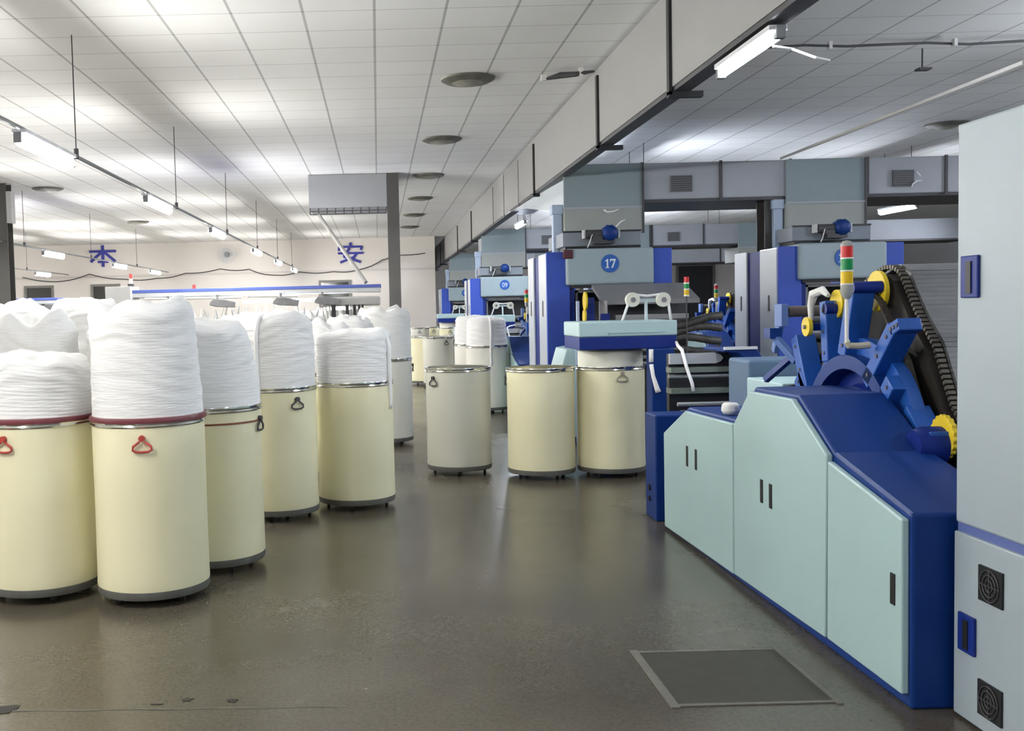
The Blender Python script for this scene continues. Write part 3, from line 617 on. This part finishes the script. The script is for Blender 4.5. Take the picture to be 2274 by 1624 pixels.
for nm, z0, z1, mm in (('yellow_lamp', 1.64, 1.70, ly), ('green_lamp', 1.715, 1.77, lg), ('red_lamp', 1.785, 1.85, lr)):
    MB().lathe([(0, z0), (0.029, z0), (0.029, z1), (0, z1)], (3.56, 11.85, 0), 20).build(nm, mm, s2, smooth='auto')
    MB().lathe([(0, z0 - 0.015), (0.030, z0 - 0.015), (0.030, z0), (0, z0)], (3.56, 11.85, 0), 20).build('lamp_ring', whitep, s2, smooth='auto')
# low teal box beside tower 17 and small white machine beside wrapped cans
lb = thing('low_guard_box', (2.2, 11.9, 0), 'pale teal sloped guard low beside the nearest tower post', 'guard box')
MB().prism([(2.02, 0), (2.06, 0.85), (2.12, 1.06), (2.25, 1.08), (2.36, 0.85), (2.42, 0)], 11.6, 12.3, 'y').build('guard', tealp, lb, 0.01)
MB().prism([(1.99, 0), (1.99, 0.06), (2.45, 0.06), (2.45, 0)], 11.58, 12.34, 'y').build('plinth', blued, lb)
nb = copy_tree(lb, -0.28, 10.6, 0, 'small sloped guard at the foot of the second tower, beside wrapped cans')

# ================================================================= steel columns
def column(x0, x1, y0, y1, label, CZ=CZ):
    t = thing('steel_column', ((x0 + x1) / 2, (y0 + y1) / 2, 0), label, 'column', 'steel columns of the hall')
    MB().box(x0, x1, y0, y0 + 0.02, 0, CZ).box(x0, x1, y1 - 0.02, y1, 0, CZ).box((x0 + x1) / 2 - 0.02, (x0 + x1) / 2 + 0.02, y0 + 0.02, y1 - 0.02, 0, CZ).build('shaft', colm, t)
    MB().box(x0 - 0.05, x1 + 0.05, y0 - 0.05, y1 + 0.05, 0, 0.03).build('base_plate', colm, t)
    return t
column(0.215, 0.43, 18.9, 19.2, 'dark brown steel column right of the hanging grey duct box')
c2 = column(-7.15, -6.79, 19.0, 19.3, 'dark steel column at the left edge of the picture')
MB().box(-6.79, -6.70, 19.0, 19.2, 3.33, 3.91).build('side_plate', mat('plate_grey', (0.4, 0.4, 0.4), 0.6), c2)
column(5.09, 5.29, 13.5, 13.8, 'grey column under the nearest cross duct between the two front towers', 2.865)
column(5.35, 5.55, 26.9, 27.2, 'grey column far among the machines')
# duct box on the column
bx = thing('duct_outlet_box', (-0.5, 19.4, 3.43), 'big grey duct box under the ceiling beside the middle column', 'duct outlet')
MB().box(-1.22, 0.215, 18.9, 20.3, 3.45, CZ - 0.005).build('box', mat('outlet_grey', (0.27, 0.275, 0.29), 0.6, var=0.05), bx, 0.008)
g = MB()
for i in range(10): x = -1.20 + i * 0.155; g.box(x - 0.010, x + 0.010, 18.9, 18.92, 3.335, 3.45)
for z in (3.335, 3.39): g.box(-1.2, 0.20, 18.9, 18.92, z - 0.008, z + 0.008)
g.build('grille', darkg, bx)
br = MB().tube([(-1.03, 18.7, 3.30), (-0.20, 17.72, 2.04)], 0.035, 10)
tag(br.build('slanting_pipe', mat('pipe_grey', (0.30, 0.29, 0.27), 0.5)), 'slanting grey pipe running down from the duct box to the blue-topped frame', 'pipe')

# ceiling diffusers
dif = thing('ceiling_diffuser', (1.04, 11.36, CZ - 0.06), 'nearest round stained ceiling diffuser', 'ceiling diffuser', 'round ceiling diffusers')
MB().lathe([(0.10, CZ - 0.055), (0.24, CZ - 0.045), (0.29, CZ - 0.02), (0.30, CZ)], (1.04, 11.36, 0), 40).build('outer_ring', mat('stained_metal', (0.16, 0.155, 0.13), 0.5, metal=0.3, var=0.5, vscale=8), dif, smooth='auto')
MB().lathe([(0.0, CZ - 0.075), (0.14, CZ - 0.065), (0.18, CZ - 0.045), (0.0, CZ - 0.045)], (1.04, 11.36, 0), 40).build('inner_cone', mat('stained_cone', (0.30, 0.29, 0.24), 0.5, var=0.5, vscale=10), dif, smooth='auto')
for i, (x, y, lb_) in enumerate([(1.0, 15.3, 'second round ceiling diffuser right of centre'), (1.0, 19.3, 'third round ceiling diffuser, right of the brown column'), (1.0, 23.2, 'fourth round ceiling diffuser in the central line'),
                              (1.0, 27.2, 'fifth round ceiling diffuser in the central line'), (1.0, 31.1, 'farthest round ceiling diffuser in the central line'), (-6.3, 19.9, 'near round diffuser above the left lamp rails'),
                              (-6.3, 27.3, 'far round diffuser above the left lamp rails'), (8.35, 15.1, 'round ceiling diffuser just left of the tall cabinet top')]):
    copy_tree(dif, x - 1.04, y - 11.36, 0, lb_)
# cables and pipes at the ceiling on the right
cb = thing('ceiling_cable', (4.9, 10, 3.95), 'sagging dark cable with white ties across the right ceiling', 'cable')
pts = [(2.55 + i * 0.4, 10.0 + 0.02 * math.sin(i), 3.98 + 0.012 * math.sin(i * 2.1)) for i in range(15)]
MB().tube(pts, 0.012, 6).build('cable', darkg, cb)
MB().tube([(5.37, 10.15, 3.97), (5.37, 10.15, 3.78)], 0.008, 6).box(5.32, 5.44, 10.1, 10.2, 3.76, 3.78).build('hanging_drop', darkg, cb)
for x in (3.6, 4.4, 5.6): MB().box(x - 0.015, x + 0.015, 9.97, 10.03, 3.95, 4.02).build('tie', whitep, cb)
c3 = thing('cable_bracket', (2.1, 10.9, 4.0), 'short dark cable bundle on the ceiling left of the long duct', 'cable')
MB().tube([(1.83, 11.1, 3.97), (2.0, 11.05, 4.0), (2.15, 10.97, 3.99), (2.33, 10.9, 4.0)], [0.012, 0.035, 0.028, 0.012], 8).build('bundle', darkg, c3)
MB().box(1.80, 1.86, 11.08, 11.13, 3.96, 4.02).box(2.18, 2.22, 10.93, 10.98, 3.96, 4.05).build('clip', whitep, c3)
pr_ = MB().tube([(5.25, 13.36, 3.385), (4.08, 6.5, 3.0)], 0.017, 8)
tag(pr_.build('slanting_conduit', mat('pale_pipe', (0.45, 0.44, 0.42), 0.5)), 'thin pale pipe slanting across the ceiling at the upper right', 'pipe')
# wall cables, fan, signs
for i, (pts, lb_) in enumerate([([(-12.2, 3.0), (-11.0, 2.82), (-9.9, 3.05), (-8.7, 2.85), (-7.6, 2.85), (-6.6, 3.0), (-5.4, 3.12), (-4.4, 3.08), (-3.6, 2.86), (-2.7, 2.95), (-1.5, 2.93), (-0.6, 2.98), (0.2, 3.3), (0.5, 3.45), (1.9, 3.52)], 'sagging black cable strung along the cream back wall')]):
    m_ = MB(); q = []
    for a, b in zip(pts[:-1], pts[1:]):
        for s_ in range(6):
            t_ = s_ / 6; q.append((a[0] + (b[0] - a[0]) * t_, 35.42, a[1] + (b[1] - a[1]) * t_ - 0.05 * math.sin(PI * t_)))
    m_.tube(q, 0.016, 6); tag(m_.build('wall_cable', darkg), lb_, 'cable')
fn = thing('wall_fan', (-5.13, 35.3, 3.6), 'round caged wall fan between the two blue characters', 'fan')
cg = MB()
for r_ in (0.12, 0.22, 0.29): cg.tube([(-5.13 + r_ * math.cos(2 * PI * i / 30), 35.25, 3.6 + r_ * math.sin(2 * PI * i / 30)) for i in range(31)], 0.010, 6)
for i in range(12): a = 2 * PI * i / 12; cg.tube([(-5.13, 35.25, 3.6), (-5.13 + 0.29 * math.cos(a), 35.25, 3.6 + 0.29 * math.sin(a))], 0.006, 5)
cg.build('cage', whitem, fn); MB().lathe([(0, 35.2), (0.08, 35.2), (0.09, 35.45), (0, 35.5)], (-5.13, 0, 3.6), 20, 'y').build('fan_motor', greym, fn)
bl = MB()
for i in range(3): a = 2 * PI * i / 3; bl.bar((-5.13 + 0.08 * math.cos(a), 35.33, 3.6 + 0.08 * math.sin(a)), (-5.13 + 0.25 * math.cos(a), 35.31, 3.6 + 0.25 * math.sin(a)), 0.12, 0.01, (-math.sin(a), 0.3, math.cos(a)))
bl.build('blade', whitem, fn)
def character(cx, cz, w_, h_, strokes, label):
    m = MB()
    for k_, (x0, z0, x1, z1, t_) in enumerate(strokes):
        m.bar((cx + x0 * w_, 35.47 + 0.001 * k_, cz + z0 * h_), (cx + x1 * w_, 35.47 + 0.001 * k_, cz + z1 * h_), 0.03, t_, (0, 1, 0))
    tag(m.build('wall_character', charb), label, 'sign')
character(-9.43, 3.66, 0.92, 0.74, [(-.5, .22, .5, .22, .085), (0, .5, 0, -.5, .10), (-.02, .22, -.46, -.26, .09), (.02, .22, .46, -.26, .09), (-.2, -.27, .2, -.27, .075)], 'dark blue character on the back wall at far left')
character(-0.90, 3.57, 0.88, 0.66, [(0, .52, 0, .34, .09), (-.46, .30, .46, .30, .07), (-.44, .32, -.46, .10, .08), (.44, .32, .40, .12, .08), (-.5, -.03, .5, -.03, .075), (-.04, .24, -.28, -.22, .085), (-.28, -.20, .38, -.50, .085), (.26, -.02, .10, -.27, .085), (.10, -.25, -.42, -.50, .08)], 'dark blue character on the back wall left of the brown column')

# ================================================================= drawing frames in the left background
def frame(x0, x1, y, label, detail=True):
    t = thing('drawing_frame', ((x0 + x1) / 2, y, 0), label, 'drawing frame', 'white drawing frames with blue top rails')
    MB().box(x0 + 0.42, x1, y - 0.03, y + 0.5, 1.87, 1.945).build('top_beam', whitem, t, 0.008)
    MB().box(x0 + 0.42, x1 + 0.01, y - 0.035, y + 0.5, 1.945, 2.0).build('blue_rail', mat('rail_blue', (0.10, 0.15, 0.50), 0.35), t, 0.006)
    MB().box(x0, x0 + 0.43, y - 0.15, y + 0.5, 1.0, 2.065).build('head_box', mat('head_box_grey', (0.50, 0.50, 0.49), 0.5), t, 0.01)
    MB().box(x0 + 0.1, x1 + 0.1, y + 0.1, y + 0.9, 0.0, 1.15).build('bench', whitem, t, 0.02)
    return t
f1 = frame(-4.60, 0.05, 17.5, 'white drawing frame with blue top rail behind the cotton cans')
sg = MB().box(-4.25, -4.16, 17.5, 17.6, 2.065, 2.11).build('signal_base', darkg, f1)
MB().cyl((-4.205, 17.55, 2.11), (-4.205, 17.55, 2.20), 0.03, 14).build('lens', mat('frosted', (0.6, 0.55, 0.55), 0.4), sg)
MB().cyl((-4.205, 17.55, 2.20), (-4.205, 17.55, 2.28), 0.03, 14).build('red_lens', redm, sg)
MB().cyl((-3.14, 17.6, 2.0), (-3.14, 17.6, 2.07), 0.03, 12).build('small_red_lamp', redm, f1)
for (a, b) in ((-3.95, -2.3), (-2.2, -1.35)): MB().cyl((a, 17.4, 1.845), (b, 17.4, 1.83), 0.02, 12).build('white_rod', whitep, f1, smooth='auto')
for (a, b, z) in ((-2.35, -1.85, 1.765), (-1.60, -0.72, 1.77), (-1.0, -0.6, 1.72), (-0.95, -0.5, 1.60)): MB().cyl((a, 18.0, z), (b, 18.0, z), 0.028, 12).build('lit_tube', tube_s, f1, smooth='auto')
for i, x in enumerate((-3.55, -2.72, -1.65, -0.95)):
    a = MB().prism([(x - 0.12, 1.76), (x - 0.06, 1.82), (x + 0.10, 1.81), (x + 0.32, 1.76), (x + 0.30, 1.66), (x - 0.02, 1.68), (x - 0.13, 1.71)], 17.36, 17.5, 'y').box(x - 0.015, x + 0.03, 17.38, 17.45, 1.80, 1.89)
    a.build('drafting_head', mat('head_grey', (0.22, 0.22, 0.23), 0.5, var=0.3, vscale=12), f1, 0.01)
MB().box(-0.95, 0.04, 17.4, 17.9, 1.64, 1.80).build('end_cowl', mat('cowl_grey', (0.42, 0.42, 0.41), 0.5, var=0.15), f1, 0.03)
for x, z0, w_ in ((-0.755, 1.18, 0.038), (-0.525, 1.2, 0.03), (-0.40, 1.42, 0.026), (-0.32, 1.43, 0.022), (-0.265, 1.46, 0.018)):
    MB().box(x - w_, x + w_, 17.35, 17.40, z0, 1.66).build('black_rod', darkm, f1, 0.006)
random.seed(11)
for i in range(46):
    x = -3.35 + i * 0.056 + random.uniform(-0.02, 0.02); h0 = random.uniform(0.10, 0.24); z = random.uniform(1.42, 1.50); y = 17.55 + random.uniform(-0.1, 0.25)
    dx = random.uniform(-0.06, 0.06)
    mm = random.choice([whitep, whitep, whitep, cotton, whitem, pink if i % 9 == 0 else whitep, blue if i % 8 == 0 else whitep])
    MB().tube([(x, y, z), (x + dx, y, z + h0)], [random.uniform(0.018, 0.03), 0.012], 10).build('bobbin', mm, f1, smooth='auto')
cl = MB()
for i in range(9):
    x = -1.35 + i * 0.12; cl.tube([(x, 17.75, 1.15), (x + 0.03, 17.75, 1.35), (x + 0.01, 17.75, 1.58)], [0.08, 0.075, 0.05], 12)
cl.build('sliver_bundle', cotton, f1, smooth=True)
f2 = frame(-12.0, -6.85, 22.0, 'second drawing frame with blue rail at the left edge')
for x in (-8.0, -7.4, -7.0): MB().prism([(x - 0.3, 1.66), (x - 0.1, 1.86), (x + 0.2, 1.86), (x + 0.15, 1.6)], 21.9, 22.1, 'y').build('drafting_head', mat('head_grey', (0.22, 0.22, 0.23), 0.5), f2, 0.01)

# ================================================================= cans
def can(x, y, ang, label, mm=cream, red=False, extra=False, handle=True, r=0.305, hang=None, hcol=None, hz=0.90):
    t = thing('sliver_can', (x, y, 0), label, 'sliver can', 'cream sliver cans')
    MB().lathe([(r - 0.012, 0.10), (r - 0.002, 0.075), (r + 0.002, 0.10), (r, 0.14), (r - 0.002, 0.5), (r, 0.965), (r, 0.985), (r - 0.008, 0.985), (r - 0.012, 0.9), (r - 0.014, 0.16), (0.0, 0.16)], (x, y, 0), 64).build('body', mm, t, smooth='auto')
    MB().lathe([(0, 0.045), (r - 0.004, 0.045), (r + 0.001, 0.055), (r + 0.001, 0.088), (r - 0.006, 0.094), (0, 0.094)], (x, y, 0), 64).build('base_ring', baseg, t, smooth='auto')
    for k_ in range(4):
        a = ang + PI / 4 + k_ * PI / 2; px, py = x + (r - 0.07) * math.cos(a), y + (r - 0.07) * math.sin(a); MB().cyl((px - 0.012, py, 0.024), (px + 0.012, py, 0.024), 0.024, 14).build('caster', darkm, t)
    z0 = 0.985
    MB().lathe([(r - 0.010, z0 - 0.02), (r + 0.004, z0 - 0.02), (r + 0.008, z0 - 0.014), (r + 0.004, z0 - 0.004), (r + 0.008, z0 + 0.006), (r + 0.006, z0 + 0.016), (r - 0.004, z0 + 0.018), (r - 0.012, z0 + 0.012), (r - 0.012, z0 - 0.02)], (x, y, 0), 72).build('rim_band', chrome, t, smooth='auto')
    if red: plab(MB().lathe([(r + 0.002, z0 + 0.004), (r + 0.012, z0 + 0.004), (r + 0.014, z0 + 0.016), (r + 0.010, z0 + 0.030), (r - 0.004, z0 + 0.032)], (x, y, 0), 72).build('upper_band', redband, t, smooth='auto'), 'dark red band')
    if extra: MB().lathe([(r + 0.001, 0.895), (r + 0.006, 0.897), (r + 0.006, 0.905), (r + 0.001, 0.907)], (x, y, 0), 72).build('rust_band', rust, t, smooth='auto')
    if handle:
        hm = hcol or (redm if red else darkg)
        def P(s, z, o=0.014): a = ang + s / r; return (x + (r + o) * math.cos(a), y + (r + o) * math.sin(a), z)
        hb = MB().cyl(P(0, hz + 0.012, 0.0), P(0, hz + 0.012, 0.022), 0.017, 14).build('handle', hm, t)
        MB().tube([P(-0.012, hz - 0.005), P(-0.045, hz - 0.030), P(-0.047, hz - 0.050), P(-0.03, hz - 0.058), P(0, hz - 0.060), P(0.03, hz - 0.058), P(0.047, hz - 0.050), P(0.045, hz - 0.030), P(0.012, hz - 0.005)], 0.0065, 8).build('handle_loop', hm, hb, smooth=True)
    return t
def stack(x, y, top, label, seed, r=0.30, zb=0.99, wav=0.05, lean=(0, 0), taper=0.90, strip=None, n=72, rings=60, round_=0.35):
    """coiled sliver standing out of a can"""
    H = top - zb; mb = MB(); mb.v = []; rows = []
    def nz(*p): return noise.noise(Vector(p))
    for i in range(rings + 1):
        s = i / rings; z = zb + H * s
        edge = 1.0 - (1 - taper) * s ** 1.5
        if s > 0.86: edge *= 1 - round_ * 0.42 * ((s - 0.86) / 0.14) ** 2
        row = []
        for j in range(n):
            a = 2 * PI * j / n; ca, sa = math.cos(a), math.sin(a)
            tilt = z + 0.035 * math.sin(a + seed) * s
            lay_ = abs(math.sin(PI * tilt / 0.021 + 1.2 * nz(ca * 1.5, sa * 1.5, seed + z * 3)))
            rr_ = r * edge * (1 + 0.030 * s * nz(ca * 1.3, sa * 1.3, z * 2.6 + seed) + 0.07 * s * s * nz(ca * 2.0, sa * 2.0, z * 6 + seed * 2)) + 0.0034 * (lay_ - 0.5) + (0.004 + 0.012 * s * s) * nz(ca * 1.3, sa * 1.3, (z + 0.05 * math.sin(a * 2 + seed)) * 26 + seed)
            zz = z + (1.7 * wav * s ** 3) * nz(ca * 1.4 + seed, sa * 1.4, seed * 3.1) + lean[1] * 0 * s
            row.append((x + rr_ * ca + lean[0] * s * s, y + rr_ * sa + lean[1] * s * s, zz))
        rows.append(row)
    last = rows[-1]; cx = x + lean[0]; cy = y + lean[1]
    for q in (0.93, 0.82, 0.66, 0.48, 0.30, 0.14):
        row = []
        for j in range(n):
            a = 2 * PI * j / n; px = cx + (last[j][0] - cx) * q; py = cy + (last[j][1] - cy) * q
            zz = last[j][2] * q + (top) * (1 - q) + 0.028 * (1 - q) + wav * 0.8 * nz(px * 5, py * 5, seed) * (1 - q * 0.4) + 0.012 * nz(px * 22, py * 9, seed)
            if q > 0.9: zz += 0.006
            row.append((px, py, zz))
        rows.append(row)
    vs = [p for row in rows for p in row]; fs = []
    for i in range(len(rows) - 1):
        for j in range(n):
            a = i * n + j; b = i * n + (j + 1) % n; fs.append((a, b, b + n, a + n))
    fs.append(tuple((len(rows) - 1) * n + j for j in range(n)))
    t = thing('cotton_stack', (x, y, zb), label, 'coiled cotton', 'coiled cotton standing in the cans')
    mb.add(vs, fs); mb.build('coils', cotton, t, smooth=True)
    if strip:
        a0, zend = strip; pts = []
        rx = r * 1.0
        for q, zz in [(0.35, top + 0.005), (0.7, top + 0.01), (0.90, top - 0.01), (1.0, top - 0.06)] + [(1.045, top - 0.06 - (top - 0.06 - zend) * k_ / 10) for k_ in range(1, 11)]:
            wob = 0.015 * math.sin(zz * 9 + seed)
            aa = a0 + wob; pts.append((x + rx * q * math.cos(aa) + lean[0], y + rx * q * math.sin(aa), zz))
        MB().tube(pts, [0.016] * 6 + [0.015] * (len(pts) - 7) + [0.010], 10).build('loose_end', sliverm, t, smooth=True)
    return t
A90 = -PI / 2
cans = [ # x, y, handle angle, label, kwargs, stack(top, seed, kwargs)
 (-1.93, 5.76, A90 - 0.30, 'cream can with red band cut by the left edge, front row', dict(red=True), (1.335, 1.3, dict(wav=0.03, taper=1.0, strip=None))),
 (-1.285, 5.65, A90 + 0.10, 'cream can with red band and red handle, front row beside the left edge one', dict(red=True), (1.585, 2.7, dict(wav=0.07, lean=(-0.02, 0), taper=0.93))),
 (-1.045, 6.31, A90 + 1.35, 'cream can with silver rim and rusty band tucked behind the red-banded one', dict(extra=True), (1.50, 4.1, dict(taper=0.86, wav=0.03, lean=(-0.03, 0)))),
 (-0.795, 7.80, A90 + 0.62, 'cream can with silver rim and dark handle, third from the left in the diagonal', dict(), (1.525, 5.9, dict(taper=0.97, wav=0.05, strip=(A90 - 0.33, 0.84)))),
 (-0.204, 8.15, A90 + 2.2, 'cream can with short cotton stack at the right end of the left group', dict(), (1.385, 7.2, dict(taper=0.98, wav=0.03, strip=(A90 + 1.12, 0.78)))),
 (0.07, 11.9, A90 + 1.5, 'pale can behind the left group with tall leaning cotton', dict(mm=creamw), (1.56, 8.8, dict(taper=1.0, wav=0.08, lean=(-0.01, 0)))),
 (0.738, 9.68, A90 - 0.9, 'empty greyish can standing alone in the middle of the floor', dict(mm=creamg), None),
 (1.462, 9.33, A90 - 1.9, 'empty yellowish can left of the can under the near coiler', dict(), None),
 (2.105, 9.35, A90 + 0.12, 'cream can under the near teal and blue coiler head', dict(hz=0.93, hcol=mat('pale_handle', (0.3, 0.28, 0.22), 0.5)), None),
 (1.597, 15.25, A90 + 1.9, 'pale can wrapped in smooth cotton, seen between the empty cans', dict(mm=creamw), (1.40, 3.3, dict(taper=0.95, wav=0.02, strip=(A90 + 0.1, 0.7)))),
 (1.49, 16.15, A90, 'pale can wrapped in cotton, half hidden behind another wrapped can', dict(mm=creamw), (1.42, 3.9, dict(taper=0.93, wav=0.02))),
 (1.18, 20.5, A90 + 0.5, 'grey open can in the far cluster, front one', dict(mm=creamg), None),
 (0.95, 21.2, A90, 'yellowish can in the far cluster, left behind the front one', dict(), None),
 (1.55, 21.3, A90, 'open can in the far cluster, right behind the front one', dict(mm=creamg), None),
 (1.22, 31.0, A90, 'distant open can at the left below the cream wall', dict(mm=creamw), None),
 (1.70, 32.0, A90, 'distant yellowish can between two others by the wall', dict(), None),
 (2.105, 30.5, A90, 'distant cream can under the farthest coiler', dict(), None),
 (2.105, 19.95, A90, 'can under the second-row coiler, behind the wrapped cans', dict(), None),
 (-2.36, 7.0, A90, 'can behind the left front row, hidden below its cotton', dict(), (1.56, 9.4, dict(taper=0.97, wav=0.07))),
 (-1.70, 7.05, A90, 'can behind the red-banded ones in the second row', dict(), (1.48, 9.9, dict(taper=0.98, wav=0.04))),
 (-3.0, 8.5, A90, 'can in the third row at the left edge', dict(), (1.64, 10.7, dict(taper=0.95, wav=0.09))),
 (-2.37, 8.35, A90, 'can in the third row with the highest cotton mound', dict(), (1.655, 12.2, dict(taper=0.97, wav=0.07))),
 (-1.66, 8.3, A90, 'can in the third row behind the tall front stack', dict(), (1.50, 13.4, dict(taper=0.95, wav=0.06))),
 (-0.52, 9.6, A90, 'can behind the gap in the diagonal row', dict(), (1.42, 14.6, dict(taper=0.9, wav=0.08))),
 (-1.25, 9.4, A90, 'can behind the third diagonal can', dict(), (1.50, 15.3, dict(taper=0.92, wav=0.07))),
 (-0.30, 10.6, A90, 'can showing only a small cotton bump left of the leaning stack', dict(), (1.48, 16.1, dict(taper=0.75, wav=0.06))),
]
SL = {13: 'low cotton coils in the red-banded can cut by the left edge', 27: 'tallest cotton stack in front, above the can with the red handle', 41: 'narrowing cotton stack in the can tucked behind the red-banded one',
      59: 'cotton stack with a long loose strand, third in the diagonal', 72: 'short flat cotton stack at the right end of the left group', 88: 'puffy cotton heap beside the foot of the brown column',
      33: 'smooth cotton with loose strands on the nearer wrapped can', 39: 'smooth cotton on the farther wrapped can, left of the other', 94: 'wide cotton mound behind the low coils at the left edge',
      99: 'cotton stack glimpsed between the mound and the tallest front stack', 107: 'cotton mound at the left edge in the third row', 122: 'highest cotton mound, left of the grey head box',
      134: 'cotton mound below the grey head box, behind the tallest front stack', 146: 'cotton heap seen in the gap of the diagonal row', 153: 'bright cotton stack behind the one with the loose strand', 161: 'small cotton bump left of the puffy heap'}
for (x, y, a, lb_, kw, st) in cans:
    can(x, y, a, lb_, **kw)
    if st: stack(x, y, st[0], SL.get(int(st[1] * 10), 'coiled cotton'), st[1], **st[2])
pl = MB().lathe([(0, 0.99), (0.285, 0.99), (0.29, 1.0), (0.29, 1.135), (0.27, 1.15), (0, 1.15)], (2.105, 9.35, 0), 56)
tag(pl.build('cotton_plug', mat('cotton_ivory', (0.76, 0.76, 0.66), 0.85, bump=0.3), smooth='auto'), 'flat ivory cotton top between the near coiler head and its can', 'coiled cotton')
copy = tag(MB().lathe([(0, 0.99), (0.285, 0.99), (0.29, 1.0), (0.29, 1.12), (0.27, 1.14), (0, 1.14)], (2.105, 30.5, 0), 32).build('cotton_plug', MATS['cotton_ivory'], smooth='auto'), 'flat white cotton top under the farthest coiler', 'coiled cotton')

for i, (pts, lb_) in enumerate([([(2.93, 13.25, 2.77), (2.97, 13.25, 2.74), (3.05, 13.25, 2.745), (3.12, 13.25, 2.775)], 'white lint wisp on the beige part of the nearest chute duct, upper one'),
                               ([(3.06, 13.25, 2.51), (3.09, 13.25, 2.56), (3.14, 13.25, 2.61), (3.20, 13.25, 2.64)], 'white lint wisp on the nearest chute duct, lower one'),
                               ([(6.93, 13.34, 2.97), (6.95, 13.34, 3.02), (7.0, 13.34, 3.05), (7.06, 13.34, 3.055)], 'white lint wisp hanging at the right square grille'),
                               ([(7.0, 13.36, 3.17), (7.03, 13.36, 3.14), (7.05, 13.36, 3.11)], 'tiny white lint wisp above the right square grille')]):
    tag(MB().tube(pts, [0.012, 0.010, 0.009, 0.005][:len(pts)], 7).build('lint_wisp', sliverm, smooth=True), lb_, 'lint', 'lint wisps on the ducts')
